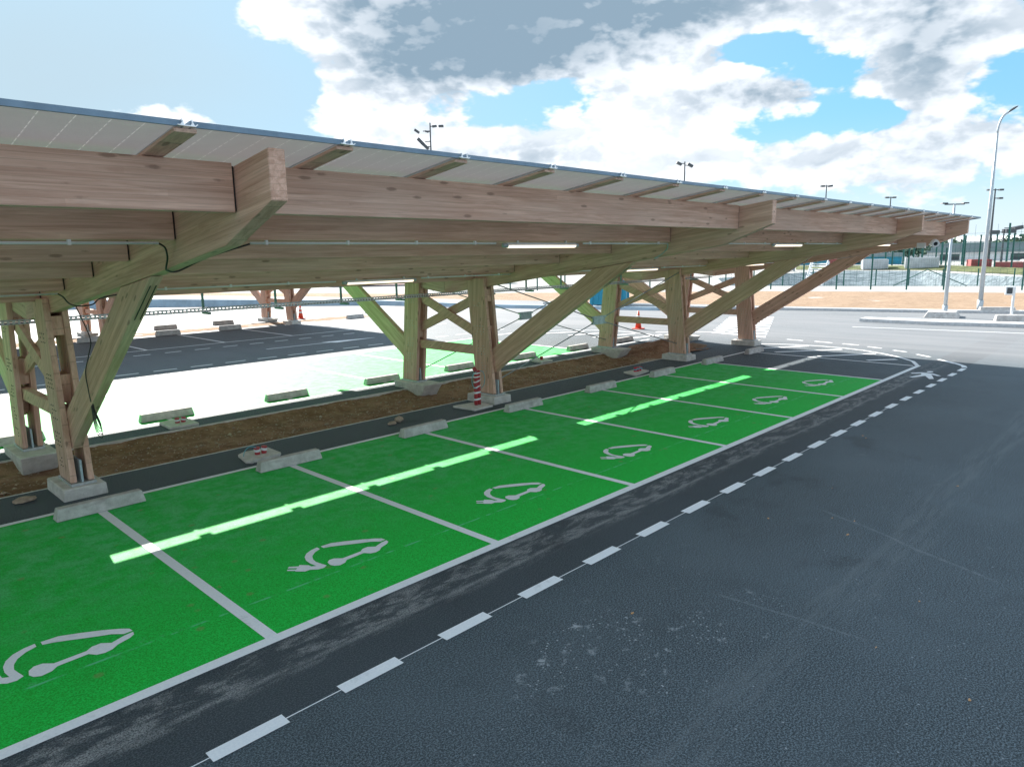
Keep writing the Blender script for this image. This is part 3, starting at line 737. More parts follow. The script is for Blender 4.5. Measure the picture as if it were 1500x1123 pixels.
        # bracing between the legs
        def plank(p, q, h, xa, xb, nm):
            p = Vector((0, p[0]+dy, p[1])); q = Vector((0, q[0]+dy, q[1])); d = (q-p).normalized(); n_ = Vector((0, -d.z, d.y))*h/2
            O(MB().prism([((p-n_).y, (p-n_).z), ((q-n_).y, (q-n_).z), ((q+n_).y, (q+n_).z), ((p+n_).y, (p+n_).z)], xa, xb), nm, WOOD_A, bevel=.004)
        plank((5.75, 1.42), (7.50, 2.10), .19, xc-.056, xc-.003, 'cross_brace')
        plank((5.75, 2.10), (7.60, 1.40), .19, xc+.003, xc+.056, 'cross_brace')
        plank((5.60, 1.035), (7.70, 1.035), .18, xc-.055, xc+.055, 'tie_beam')
    # purlins
    ypl = [0, 1.135, 2.275, 3.41, 4.55, 5.69]
    allp = [(y, 0) for y in ypl if y >= yf]+[(2*YC-y, 1) for y in ypl if 2*YC-y <= yr+.02]
    edges = [x0]+frames+[x1]
    for y, rear_ in allp:
        for i in range(len(edges)-1):
            xa = edges[i]+(.075 if i > 0 else 0); xb = edges[i+1]-(.075 if i < len(edges)-2 else 0)
            if xb-xa < .3: continue
            if i == len(edges)-2: continue          # roof end overhang carries on joists only
            zt_ = zt(y) if not rear_ else zt(y)
            ya, yb_ = (y, y+.10) if not rear_ else (y-.10, y)
            O(MB().box(xa, xb, ya+dy, yb_+dy, zt_-.337, zt_), 'purlin', WOOD_X, bevel=.005)
            if detail:
                for xe, s_ in ((xa-.011, 1), (xb+.001, 1)):
                    O(MB().box(xe, xe+.010, ya+dy+.008, yb_+dy-.01, zt_-.325, zt_-.02), 'hanger_shoe', DARKST)
    # joists with rails, panels between
    P = 1.095
    js = []; x = jx
    while x < x1-.3: js.append(x); x += P
    jb = None; rb = None
    for side in (0, 1):
        ye, yi = (yf, YC-gap/2) if side == 0 else (YC+gap/2, yr)
        def zz(y, off): return zt(y)+off
        for x in js:
            bb = MB()
            q = [(ye+.03 if side == 0 else ye-.0, 0), (yi+.045 if side == 0 else yi-.02, 0)]
            a0, a1 = q[0][0], q[1][0]
            bb.prism([(a0+dy, zz(a0, .006)), (a1+dy, zz(a1, .006)), (a1+dy, zz(a1, .030)), (a0+dy, zz(a0, .030))], x-.068, x+.068)
            O(bb, 'joist', WOOD_J, bevel=.003)
            # aluminium rail: thin channel profile running under the panel joints
            bb = MB(); e0, e1 = (a0-.045, a1) if side == 0 else (a0, a1+.045)
            prof = [(-.060, .004), (-.044, .004), (-.034, .018), (-.036, .036), (-.031, .036), (-.028, .018), (-.018, .003), (.016, .003), (.026, .018), (.024, .038), (.029, .038), (.032, .018), (.042, .003), (.056, .014), (.060, .010), (.046, -.002), (.020, -.002), (-.020, -.002), (-.060, .000)]
            vs = [(x+px_, e0+dy, zz(e0, .032)+pz_) for px_, pz_ in prof]+[(x+px_, e1+dy, zz(e1, .032)+pz_) for px_, pz_ in prof]
            tri = tessellate_polygon([[Vector((a_, b_, 0)) for a_, b_ in prof]]); n_ = len(prof)
            bb.add(vs, [tuple(t_) for t_ in tri]+[tuple(i+n_ for i in reversed(t_)) for t_ in tri]+[(i, (i+1) % n_, (i+1) % n_+n_, i+n_) for i in range(n_)])
            O(bb, 'rail', ALU)
        # panel rows
        L = (yi-ye); rows = max(1, round(L/1.76)); D_ = L/rows
        key = None; ang = math.atan(SLOPE) if side == 0 else -math.atan(SLOPE)
        Wp = P-.036; Dp = D_/math.cos(ang)-.0005
        pm = MB()
        pm.add([(.010, .010, .026), (Wp-.010, .010, .026), (Wp-.010, Dp-.010, .026), (.010, Dp-.010, .026)], [(0, 1, 2, 3)])
        pm.flat = True
        fm = MB(); fm.box(0, Wp, 0, .012, 0, .036); fm.box(0, Wp, Dp-.012, Dp, 0, .036); fm.box(0, .012, .012, Dp-.012, 0, .036); fm.box(Wp-.012, Wp, .012, Dp-.012, 0, .036)
        po = pm.obj('solar_panel', PANEL); fo = fm.obj('panel_frame', PFRAME, po)
        xs = [jx-P+.018]+[x+.018 for x in js]
        first = True
        for r_ in range(rows):
            for xx in xs:
                if xx+Wp < x0-1.2 or xx > x1: continue
                if first: a_, b_ = po, fo; first = False
                else:
                    a_ = po.copy(); COL.objects.link(a_); b_ = fo.copy(); COL.objects.link(b_); b_.parent = a_
                y = ye+r_*D_
                a_.location = (xx-org[0], y+dy-org[1], zz(y, .030)); a_.rotation_euler = (ang, 0, 0); a_.parent = T
    # valley cover plates near the frames (between the two halves)
    for (ca, cb) in covers:
        O(MB().box(ca, cb, YC-gap/2-.03+dy, YC+gap/2+.03+dy, zt(YC)+.072, zt(YC)+.080), 'valley_cover', GALV)
    return T

FR = [-7.5, .05, 7.62, 15.08, 19.22]
canopy = build_canopy('solar_canopy', 'long timber carport roofed with solar panels over the green parking bays', 0, FR, -9.2, 20.2, -.54-8*1.095, -.56, 13.82, .28, True,
                      covers=[(-9.3, -6.05), (-.52, .43), (.50, .54), (7.13, 8.20), (14.80, 15.88), (19.17, 20.2)])
canopy2 = build_canopy('solar_canopy', 'second timber carport seen through the legs of the first, shading a black lane', 20.0, [-9.0, -1.5, 6.3, 14.2], -10, 15.2, -9.6, .05, 9.5, .02, False,
                       covers=[(-10, 15.2)])
# steel cross ties between the second and third frames
def tie(y, pts_a, pts_b, c):
    org = tuple(canopy.location)
    for (p, q) in (pts_a, pts_b):
        pm_ = ((p[0]+q[0])/2, (p[1]+q[1])/2)
        for e in (p, q):
            MB().tube([(e[0], y, e[1]), (c[0]+(e[0]-c[0])*.03, y, c[1]+(e[1]-c[1])*.03)], .0125, 8).obj('tie_rod', ROD, canopy, org, smooth=True)
    n_ = MB(); n_.box(c[0]-.22, c[0]+.22, y-.020, y-.010, c[1]-.10, c[1]+.10); n_.box(c[0]-.22, c[0]+.22, y+.010, y+.020, c[1]-.10, c[1]+.10)
    for sx in (-1, 1):
        for sz in (-1, 1):
            n_.tube([(c[0]+sx*.24, y-.035, c[1]+sz*.075), (c[0]+sx*.24, y+.035, c[1]+sz*.075)], .024, 8)
            n_.tube([(c[0]+sx*.17, y-.035, c[1]+sz*.055), (c[0]+sx*.17, y+.035, c[1]+sz*.055)], .014, 8)
    n_.obj('node_plate', PLATE, canopy, org)
tie(5.40, ((7.75, 2.42), (14.95, .46)), ((7.75, .36), (14.95, 2.42)), (11.35, 1.39))
tie(7.86, ((7.75, 2.42), (14.95, .40)), ((7.75, .36), (14.95, 2.42)), (11.40, 1.38))

# ================================================================== THINGS HUNG FROM THE CANOPY
def conduit(xa, xb, y, z, label):
    b_ = MB(); b_.tube([(xa, y, z), (xb, y, z)], .011, 8)
    o = b_.obj('light_conduit', WHITEP, None, (xa, y, z), smooth=True)
    tag(o, label, 'conduit', 'white conduits under the purlins')
    c_ = MB(); x = xa+.15
    while x < xb: c_.box(x-.012, x+.012, y-.014, y+.014, z-.014, z+.026); x += .85
    c_.obj('conduit_clip', WHITEP, o, (xa, y, z)); o['kind'] = 'thing'; del o['kind']
    return o
def luminaire(xa, y, z, label, L=1.42):
    T_ = thing('tube_luminaire', (xa, y, z), label, 'ceiling light', 'tube lights hung under the purlins')
    def O(b_, n_, m_, **k): return b_.obj(n_, m_, T_, (xa, y, z), **k)
    O(MB().tube([(xa+.06, y, z), (xa+L-.06, y, z)], .032, 12), 'housing', WHITEP, smooth=True)
    b_ = MB(); b_.prism([(y+.034*math.cos(t), z+.034*math.sin(t)) for t in [math.pi*(1.02+.96*i/8) for i in range(9)]], xa+.07, xa+L-.07); O(b_, 'diffuser', LITE)
    for x in (xa, xa+L-.06): O(MB().tube([(x, y, z), (x+.06, y, z)], .026, 10), 'end_cap', GREYP, smooth=True)
    for x in (xa+.25, xa+L-.25): O(MB().box(x-.01, x+.01, y-.012, y+.012, z+.030, z+.056), 'mounting_bracket', GALV)
    return T_
where = [('first bay', .05, 3.76), ('second bay', 7.62, 11.20), ('third bay', 15.08, 17.0)]
for i, (nm, f0, lx) in enumerate(where):
    f1 = (7.62, 15.08, 19.22)[i]
    for row, (y, z) in enumerate(((1.10, 3.075), (4.53, 2.585))):
        rn = ('front purlins', 'rear purlins')[row]
        lx_ = lx if row == 0 else lx-.05
        tag(luminaire(lx_, y, z, 'lit tube light under the %s of the %s from the left' % (rn, nm)))
        conduit(f0+.55 if row == 0 else f0+.9, lx_-.12, y, z+.022, 'white conduit left of the tube light under the %s, %s' % (rn, nm))
        conduit(lx_+1.54, f1-.2, y, z+.022, 'white conduit right of the tube light under the %s, %s' % (rn, nm))
conduit(-6.9, -.17, 1.10, 3.097, 'white conduit under the front purlins left of the nearest frame')
conduit(-6.9, -.10, 4.53, 2.607, 'white conduit under the rear purlins left of the nearest frame')
def cable(pts, r, name, label, mat=CABLE):
    # smooth through points (Catmull-Rom)
    P_ = [Vector(p) for p in pts]; out = []
    for i in range(len(P_)-1):
        p0, p1, p2, p3 = P_[max(i-1, 0)], P_[i], P_[i+1], P_[min(i+2, len(P_)-1)]
        for k in range(6):
            t = k/6; out.append(.5*((2*p1)+(-p0+p2)*t+(2*p0-5*p1+4*p2-p3)*t*t+(-p0+3*p1-3*p2+p3)*t**3))
    out.append(P_[-1])
    o = MB().tube(out, r, 6).obj(name, mat, None, tuple(P_[0]), smooth=True)
    return tag(o, label, 'cable')
cable([(-.17, 1.10, 3.095), (-.10, 1.16, 3.06), (-.06, 1.24, 2.98), (-.045, 1.33, 2.90), (.0, 1.42, 2.872), (.12, 1.50, 2.868), (.3, 1.3, 2.98), (.6, 1.11, 3.09)], .008, 'cable_loop', 'black cable looping under the nearest rafter end from the white conduit')
cable([(-.10, 4.53, 2.605), (-.07, 4.45, 2.57), (-.055, 4.30, 2.50), (-.02, 4.1, 2.475), (.10, 4.0, 2.49), (.3, 4.2, 2.56), (.95, 4.5, 2.6)], .008, 'cable_loop', 'black cable looping under the inner end of the nearest rafter')
cable([(7.42, 1.10, 3.09), (7.50, 1.16, 3.02), (7.52, 1.28, 2.93), (7.56, 1.42, 2.875), (7.7, 1.45, 2.88)], .010, 'cable_loop', 'short grey cable drop on the second rafter beside the conduit end', GREYP)
cable([(-.04, 4.1, 2.47), (-.02, 4.05, 2.36), (-.018, 3.80, 2.12), (-.018, 3.94, 1.93), (-.022, 4.12, 1.72), (-.022, 4.10, 1.52), (-.022, 4.06, 1.38)], .006, 'hanging_cable', 'thin black cable hanging down the nearest brace arm')
b = MB(); rr = random.Random(5)
for k in range(4):
    pts = []
    for i in range(21):
        t = i/20*2*math.pi; w_ = .055+.022*k; h_ = .13+.012*k
        pts.append((-.025-.006*k+.01*math.sin(2*t), 3.98-(.17+.02*k)*(1-math.cos(t))*.5+w_*math.sin(t)*.8, 1.24+h_*math.cos(t)-.02*k))
    b.tube(pts, .0045, 5)
tag(b.obj('coiled_cable', CABLE, None, (-.025, 3.98, 1.36), smooth=True), 'coil of thin black cable hung on the nearest brace arm', 'cable')

# cable tray down the valley
TY, TZ_ = 6.60, 2.145
tray = thing('cable_tray', (-8, TY, TZ_), 'long perforated steel cable tray hung between the column rows', 'cable tray')
def OT(b_, n_, m_, **k): return b_.obj(n_, m_, tray, (-8, TY, TZ_), **k)
b = MB()
for s_ in (-1, 1):
    for z0_, z1_ in ((0, .012), (.048, .060)): b.box(-8, 19.0, TY+s_*.075-.002, TY+s_*.075+.002, TZ_+z0_, TZ_+z1_)
OT(b, 'side_rail', GALV)
b = MB(); x = -1.5
while x < 16: b.box(x, x+.028, TY-.0785, TY-.0760, TZ_+.002, TZ_+.058); b.box(x, x+.028, TY-.074, TY+.074, TZ_-.003, TZ_); x += .062
o = OT(b, 'tray_web', GALV); tag(o, kind='stuff')
for k in range(3):
    OT(MB().tube([(-8, TY-.04+.035*k, TZ_+.016), (19, TY-.035+.035*k, TZ_+.016)], .011, 6), 'tray_cable', CABLE, smooth=True)
for x in [-6.2, -3.7, -1.4, 1.25, 2.45, 3.72, 5.05, 6.35, 8.9, 10.2, 11.5, 12.8, 14.1, 16.4, 17.9]:
    b = MB(); b.box(x-.016, x+.016, TY+.095, TY+.127, TZ_-.02, 2.66); b.box(x-.02, x+.02, TY-.13, TY+.14, TZ_-.045, TZ_-.006); b.box(x-.05, x+.05, TY+.09, TY+.13, 2.655, 2.665)
    OT(b, 'tray_hanger', HANG)

# security camera on the last rafter
T_ = thing('security_camera', (19.10, .25, 3.0), 'white round security camera and junction box on the far rafter', 'camera')
b = MB(); b.box(19.03, 19.155, .42, .62, 2.97, 3.11); b.obj('junction_box', WHITEP, T_, (19.1, .25, 3.0), bevel=.01)
b = MB(); n_ = 16
for (r_, o_) in ((.02, 0), ): pass
ax_ = Vector((-.75, -.55, -.25)).normalized()
c0 = Vector((19.0, .20, 3.10))
MB().tube([c0, c0+ax_*.10], .105, 20, .095).obj('camera_housing', WHITEP, T_, (19.1, .25, 3.0), smooth=False, bevel=.01)
MB().tube([c0+ax_*.10, c0+ax_*.115], .052, 16, .035).obj('lens', DARKST, T_, (19.1, .25, 3.0))
MB().tube([c0-ax_*.02, (19.14, .34, 3.06)], .025, 8).obj('bracket', WHITEP, T_, (19.1, .25, 3.0))

# ================================================================== WHEEL STOPS
def stop_mesh(L=.98, w=.17, h=.145):
    b_ = MB(); a_, t_ = w/2, w/2-.028
    b_.hexa([(-L/2, -a_, 0), (L/2, -a_, 0), (L/2, a_, 0), (-L/2, a_, 0)], [(-L/2+.03, -t_, h), (L/2-.03, -t_, h), (L/2-.03, t_, h), (-L/2+.03, t_, h)])
    return b_
sproto = None
names = ['nearest and longest-looking concrete wheel stop in front of the first footing', 'stained concrete wheel stop beside the concrete slab with red conduit ends', 'concrete wheel stop beside two tan rocks',
         'concrete wheel stop right of the footing with taped red pipes', 'concrete wheel stop between fourth and sixth in the front row', 'concrete wheel stop in front of the slab with blue and red tape',
         'concrete wheel stop at the corner where the green coating ends', 'farthest concrete wheel stop of the front row, on black asphalt']
for k in range(8):
    rz = random.Random(k).uniform(-.015, .015)
    if sproto is None: sproto = stop_mesh().obj('wheel_stop', CONC, None, (0, 0, 0), bevel=.008); o = sproto
    else: o = sproto.copy(); COL.objects.link(o)
    o.location = (2.5*k, 4.31, .009) if k else (.01, 4.31, .009); o.rotation_euler.z = rz
    tag(o, names[k], 'wheel stop', 'concrete wheel stops along the front bays')
rn_ = ['rear-row wheel stop half hidden behind the nearest columns', 'rear-row wheel stop on bright green behind the pink-capped slab', 'rear-row wheel stop standing alone left of the second frame', 'rear-row wheel stop touching the left leg of the second frame',
       'rear-row wheel stop between the legs of the second frame and the taped pipes', 'rear-row wheel stop under the crossed tie rods', 'rear-row wheel stop left of the third frame at the green edge', 'rear-row wheel stop behind the third frame on bare asphalt']
for k in range(8):
    o = sproto.copy(); COL.objects.link(o); o.location = (2.5*k, 8.98, .009); o.rotation_euler.z = random.Random(k+40).uniform(-.02, .02)
    tag(o, rn_[k], 'wheel stop', 'concrete wheel stops along the rear bays')
c2 = [(5.7, 25.1, 'by the left leg of the second carport'), (8.5, 25.1, 'in the black shade near the clay strip, left one'), (11.1, 25.1, 'in the black shade near the clay strip, right one'), (9.4, 27.8, 'behind the clay strip, left one'), (12.0, 27.8, 'behind the clay strip, right one'), (17.6, 25.3, 'past the second carport end on pale ground'), (20.3, 27.6, 'farthest, right behind the green brace arm')]
for x, y, s_ in c2:
    o = sproto.copy(); COL.objects.link(o); o.location = (x, y, .005); o.scale = (1, 1, 1.35)
    tag(o, 'distant concrete wheel stop '+s_, 'wheel stop', 'concrete wheel stops at the second carport')

# ================================================================== SLABS, CONDUIT STUBS, ROCKS
def slab(pts, h, label):
    b_ = MB(); b_.prism(pts, .0, h, 'z')
    cx_ = sum(p[0] for p in pts)/len(pts); cy_ = sum(p[1] for p in pts)/len(pts)
    return tag(b_.obj('concrete_slab', CONCL, None, (cx_, cy_, 0), bevel=.008), label, 'slab', 'small concrete slabs beside the trench')
slab([(2.10, 4.88), (2.16, 4.80), (2.22, 4.83), (2.64, 4.86), (2.69, 4.92), (2.70, 5.33), (2.30, 5.38), (2.18, 5.30)], .045, 'square concrete slab with red conduit ends behind the second wheel stop')
slab([(6.66, 5.46), (6.72, 4.88), (7.24, 4.90), (7.32, 5.40)], .04, 'concrete slab under the tall taped red pipes')
slab([(11.95, 4.72), (12.72, 4.84), (12.76, 5.17), (12.12, 5.2)], .045, 'concrete slab with blue and red tape beside the third frame')
slab([(2.17, 7.95), (2.20, 8.55), (2.70, 8.55), (2.68, 7.93)], .05, 'concrete slab with pink caps across the trench')
slab([(12.1, 7.93), (12.20, 8.50), (12.68, 8.52), (12.60, 7.95)], .05, 'concrete slab with one red cap across the trench near the tie rods')
def stubs(x, y, z, label, n=2, h=.11, cap=TAPE, wire=True):
    T_ = thing('conduit_stub', (x, y, z), label, 'conduit', 'cut conduit ends sticking out of the slabs')
    for i in range(n):
        dx = (i-(n-1)/2)*.10; MB().tube([(x+dx, y, z), (x+dx+.02*(i-.5), y-.01, z+h)], .040, 12, .044).obj('red_pipe', RED if cap is TAPE else REDF, T_, (x, y, z))
        MB().tube([(x+dx+.008*(i-.5), y-.005, z+h*.45), (x+dx+.018*(i-.5), y-.01, z+h*.80)], .0475, 12, .0475).obj('tape_band', cap, T_, (x, y, z))
    if wire:
        pts = [(x-.05-.13*(1-math.cos(t))*.9, y-.03, z+.02+.13*math.sin(t)) for t in [math.pi*i/10 for i in range(11)]]
        MB().tube(pts, .006, 6).obj('pull_wire', TEAL, T_, (x, y, z), smooth=True)
    return T_
stubs(2.44, 5.08, .045, 'two cut red conduit ends with a teal wire loop on the near slab')
stubs(12.42, 4.99, .045, 'short taped red and blue conduit ends on the slab by the third frame', 3, .10, TEAL, False)
stubs(2.46, 8.22, .05, 'two pale taped pink conduit caps on the slab across the trench', 2, .09, TAPE, False)
stubs(12.40, 8.2, .05, 'single small red cap on the far slab across the trench', 1, .09, DARKST, False)
T_ = thing('taped_pipes', (7.06, 5.16, .04), 'tall pair of red pipes wrapped in white tape strapped against the second front column', 'pipe')
og = (7.06, 5.16, .04)
for dx, top in ((-.040, .86), (.045, .70)):
    P_ = [(7.06+dx, 5.16, .04), (7.06+dx, 5.16, .30), (7.06+dx*.8, 5.16, .55), (7.06+dx*.7, 5.16, .66)]
    if dx < 0: P_ += [(7.03, 5.16, .72), (6.985, 5.17, .79)]
    else: P_ += [(7.10, 5.16, .69), (7.12, 5.16, .71)]
    MB().tube(P_, .037, 12).obj('red_pipe', RED, T_, og, smooth=True)
for i, z_ in enumerate((.10, .235, .36, .47, .555, .63)):
    b = MB(); b.prism([(7.06+.086*math.cos(t), 5.16+.049*math.sin(t)) for t in [2*math.pi*j/16 for j in range(16)]], z_+.04, z_+(.075 if i == 1 or i == 0 else .062), 'z')
    v = b.v
    b.v = [(x_, y_, z0_+.25*(x_-7.06)*(1 if i in (2, 3) else .2)) for x_, y_, z0_ in v]
    b.obj('tape_band', TAPE, T_, og)
for s_, r_ in ((-1, .15), (1, .13)):
    pts = [(7.06+s_*(.05+r_*.9*math.sin(t)), 5.11, .55+.17*math.cos(t)) for t in [math.pi*i/12 for i in range(13)]]
    MB().tube(pts, .006, 6).obj('pull_wire', TEAL, T_, og, smooth=True)
def rock(x, y, z, sx, sy, sz, seed, label):
    bm = bmesh.new(); bmesh.ops.create_icosphere(bm, subdivisions=2, radius=1)
    for v in bm.verts:
        k = 1+.35*mn.noise(v.co*1.3+Vector((seed, 0, 0)))+.12*mn.noise(v.co*4+Vector((0, seed, 0)))
        v.co = Vector((v.co.x*sx*k, v.co.y*sy*k, v.co.z*sz*k))
    me = bpy.data.meshes.new('rock'); bm.to_mesh(me); bm.free(); me.materials.append(ROCKM)
    o = bpy.data.objects.new('rock', me); COL.objects.link(o); o.location = (x, y, z)
    return tag(o, label, 'rock')
rock(5.22, 5.30, .05, .085, .07, .06, 1, 'larger tan rock lying on the asphalt strip behind the third wheel stop')
rock(5.02, 5.24, .025, .095, .06, .03, 5, 'flat tan rock left of the larger one behind the third wheel stop')
rock(-.55, 5.42, .03, .13, .09, .035, 9, 'flat broken stone at the left edge below the nearest footing')
rock(-.85, 5.60, .02, .08, .06, .03, 12, 'small brown clod on the trench edge at the left')
rock(14.35, 5.95, -.01, .42, .14, .05, 15, 'pale flat slab of spoil lying on the soil left of the third frame')
b = MB(); rr = random.Random(11)
for k in range(12):
    x = rr.uniform(1.5, 9.5); y = rr.uniform(-4.2, -1.3); s_ = rr.uniform(.008, .018)
    if y > -1.15: continue
    a_ = rr.uniform(0, 6.3); b.add([(x+s_*1.6*math.cos(a_+t)*f_, y+s_*math.sin(a_+t)*f_, .006+.004*(i % 2)) for i, (t, f_) in enumerate(((0, 1.2), (1.2, .7), (2.4, .8), (3.6, 1.1), (5, .7)))], [(0, 1, 2, 3, 4)])
tag(b.obj('dry_leaves', LEAFM), 'tiny dry orange leaf bits scattered over the dark lane', 'leaves', kind='stuff')

# ================================================================== FAR SIDE: fence, lamps, yard
def pole(b_, x, y, z0_, z1_, r, n=8): b_.tube([(x, y, z0_), (x, y, z1_)], r, n)
def fence(pts, step, h, name, label, rp, cell, wr, braces=()):
    P_ = resample(pts, 2+int(sum(math.dist(a_, c_) for a_, c_ in zip(pts, pts[1:]))/step))
    T_ = thing(name, (*pts[0], 0), label, 'fence'); og_ = (*pts[0], 0)
    for x, y in P_:
        b_ = MB(); b_.box(x-rp, x+rp, y-rp, y+rp, 0, h); b_.obj('post', GREENST, T_, og_)
    b_ = MB()
    for (p, q) in zip(P_, P_[1:]):
        L_ = math.dist(p, q); n_ = max(1, int(L_/cell))
        for i in range(1, n_):
            x = p[0]+(q[0]-p[0])*i/n_; y = p[1]+(q[1]-p[1])*i/n_; b_.box(x-wr, x+wr, y-wr, y+wr, .05, h-.05)
        z = .06
        while z < h:
            d = Vector((q[0]-p[0], q[1]-p[1], 0)).normalized(); nx, ny = -d.y*wr, d.x*wr
            b_.hexa([(p[0]-nx, p[1]-ny, z), (q[0]-nx, q[1]-ny, z), (q[0]+nx, q[1]+ny, z), (p[0]+nx, p[1]+ny, z)], [(p[0]-nx, p[1]-ny, z+2*wr), (q[0]-nx, q[1]-ny, z+2*wr), (q[0]+nx, q[1]+ny, z+2*wr), (p[0]+nx, p[1]+ny, z+2*wr)])
            z += cell
    tag(b_.obj('wire_mesh', GREENST, T_, og_), kind='stuff')
    for (p, q) in braces: MB().tube([p, q], .035, 6).obj('brace', GREENST, T_, og_)
    return T_
fence([(63.9, -9), (60.6, -2.6), (57.3, 6.1), (54.9, 12.85), (52.3, 20), (46.5, 30.5), (42, 37), (37, 46)], 2.38, 3.0, 'mesh_fence', 'tall dark green mesh fence behind the clay verge', .045, .16, .0022)
fence([(71.5, -10), (65.0, 5), (60.5, 16.1), (57.2, 25.8)], 2.45, 1.35, 'pond_fence', 'low dark green fence on the near rim of the lined pond', .04, .45, .006,
      braces=[((63.7, 8.4, 0), (62.6, 11.0, 1.3)), ((61.7, 13.2, 0), (62.6, 11.0, 1.3))])
fence([(95, -20), (101, 2), (112, 12), (125, 25), (128, 45)], 3.4, 4.8, 'far_fence', 'tall far fence of dark posts beyond the pond and grass bank', .09, .9, .012)
fence([(128, -22), (140, 8), (150, 40)], 3.8, 7.0, 'yard_fence', 'very tall ball-court fence posts in the distance at right', .13, 1.8, .015)

def lamp_post(x, y, h, rb, arm, label, base=False, name='street_lamp', head=None):
    T_ = thing(name, (x, y, 0), label, 'street lamp'); og_ = (x, y, 0)
    MB().tube([(x, y, 0), (x, y, h*.5), (x, y, h-.9 if arm else h)], rb, 14, rb*.45).obj('pole', GREYP, T_, og_, smooth=True)
    MB().tube([(x, y, 0), (x, y, .5)], rb*1.25, 14).obj('pole_base', GREYP, T_, og_, smooth=True)
    if arm:
        ax, ay = arm; P_ = [(x+ax*t*t, y+ay*t*t, h-.92+.92*math.sin(t*1.4)) for t in [i/8 for i in range(9)]]
        MB().tube(P_, rb*.45, 10).obj('arm', GREYP, T_, og_, smooth=True)
        e = Vector(P_[-1]); d = Vector((ax, ay, .25)).normalized(); s_ = d.cross(Vector((0, 0, 1))).normalized(); u_ = s_.cross(d)
        b_ = MB(); rings = []
        prof = [(-.05, .04, .03), (.08, .08, .06), (.24, .12, .07), (.38, .10, .05), (.46, .04, .02)]; vs = []
        for a_, w_, h_ in prof:
            for i in range(12):
                t = 2*math.pi*i/12; vs.append(tuple(e+d*a_+s_*w_*math.cos(t)+u_*h_*(math.sin(t) if math.sin(t) > 0 else .45*math.sin(t))))
        b_.add(vs, [(r_*12+i, r_*12+(i+1) % 12, (r_+1)*12+(i+1) % 12, (r_+1)*12+i) for r_ in range(4) for i in range(12)]+[tuple(range(12)), tuple(range(48, 60))])
        b_.obj('lamp_head', DGREY, T_, og_, smooth=True)
    return T_
lamp_post(37.46, 2.47, 9.0, .105, (.22, -.30), 'tall grey street lamp with curved arm at the right edge')
tp = lamp_post(33.1, 2.95, 4.82, .085, None, 'slimmer grey lamp post with twin flat heads rising behind the carport tip')
for s_ in (-1, 1):
    c_ = Vector((33.1+s_*.32, 2.95-s_*.32, 4.86)); b = MB(); b.hexa([(c_.x-.16, c_.y+.02, 4.82), (c_.x+.02, c_.y-.16, 4.82), (c_.x+.16, c_.y-.02, 4.82), (c_.x-.02, c_.y+.16, 4.82)], [(c_.x-.14, c_.y+.02, 4.87), (c_.x+.02, c_.y-.14, 4.87), (c_.x+.14, c_.y-.02, 4.87), (c_.x-.02, c_.y+.14, 4.87)]); b.obj('lamp_head', DGREY, tp, (33.1, 2.95, 0))
MB().tube([(32.8, 3.25, 4.80), (33.4, 2.65, 4.80)], .025, 6).obj('crossarm', DGREY, tp, (33.1, 2.95, 0))
b = MB(); b.hexa([(32.2, 3.55, 0), (32.5, 2.25, 0), (33.9, 2.5, 0), (33.6, 3.8, 0)], [(32.4, 3.45, .26), (32.65, 2.4, .26), (33.75, 2.6, .26), (33.5, 3.65, .26)]); 
tag(b.obj('lamp_foundation', CONC, None, (33.0, 3.0, 0), bevel=.02), 'grey concrete block around the foot of the slimmer street lamp', 'concrete block')
T_ = thing('sign_post', (34.81, .78, 0), 'short white post with a small square white sign at the right edge', 'sign'); og = (34.81, .78, 0)
MB().tube([(34.81, .78, 0), (34.81, .78, 1.25)], .055, 10).obj('post', WHITEP, T_, og)
MB().box(34.6, 35.05, .62, .95, 0, .05).obj('foot_plate', WHITEP, T_, og)
b = MB(); p = Vector((34.75, .93, 1.10)); b.box(34.72, 34.80, .74, 1.10, .92, 1.30); b.obj('sign_panel', WHITEP, T_, og, bevel=.02)
MB().box(34.712, 34.719, .82, 1.02, .98, 1.24).obj('sign_emblem', DGREY, T_, og)
for (x, y, s_) in ((36.4, 1.6, 'left of the small white sign'), (35.8, -.6, 'right of the small white sign at the frame edge'), (32.0, .2, 'nearest block on the kerb at the right frame edge')):
    o = sproto.copy(); COL.objects.link(o); o.location = (x, y, .0); o.scale = (1.5, 1.8, 1.9); o.rotation_euler.z = math.radians(-62)
    tag(o, 'concrete block '+s_, 'concrete block', 'concrete blocks by the far kerb')

def mast(x, y, h, r, label, arms):
    T_ = thing('floodlight_mast', (x, y, 0), label, 'floodlight mast', 'masts standing beyond the carport'); og_ = (x, y, 0)
    MB().tube([(x, y, 0), (x, y, h)], r, 8, r*.5).obj('pole', DGREY, T_, og_)
    ca, sa = math.cos(.80), -math.sin(.80)
    for (off, dz, L_, tilt) in arms:
        b_ = MB(); s_ = 1 if off >= 0 else -1
        b_.tube([(x, y, h+dz), (x+ca*off*.55, y+sa*off*.55, h+dz)], r*.35, 6); b_.obj('crossarm', DGREY, T_, og_)
        c_ = Vector((x+ca*off, y+sa*off, h+dz)); d = Vector((ca*math.cos(tilt), sa*math.cos(tilt), math.sin(tilt)))*L_*.38; u_ = Vector((0, 0, 1)).cross(d).normalized()*L_*.28; w_ = d.cross(u_).normalized()*L_*.16
        q = [c_-d-u_, c_+d-u_, c_+d+u_, c_-d+u_]; b_ = MB(); b_.hexa([v-w_ for v in q], [v+w_ for v in q]); b_.obj('floodlight', DGREY, T_, og_)
    return T_
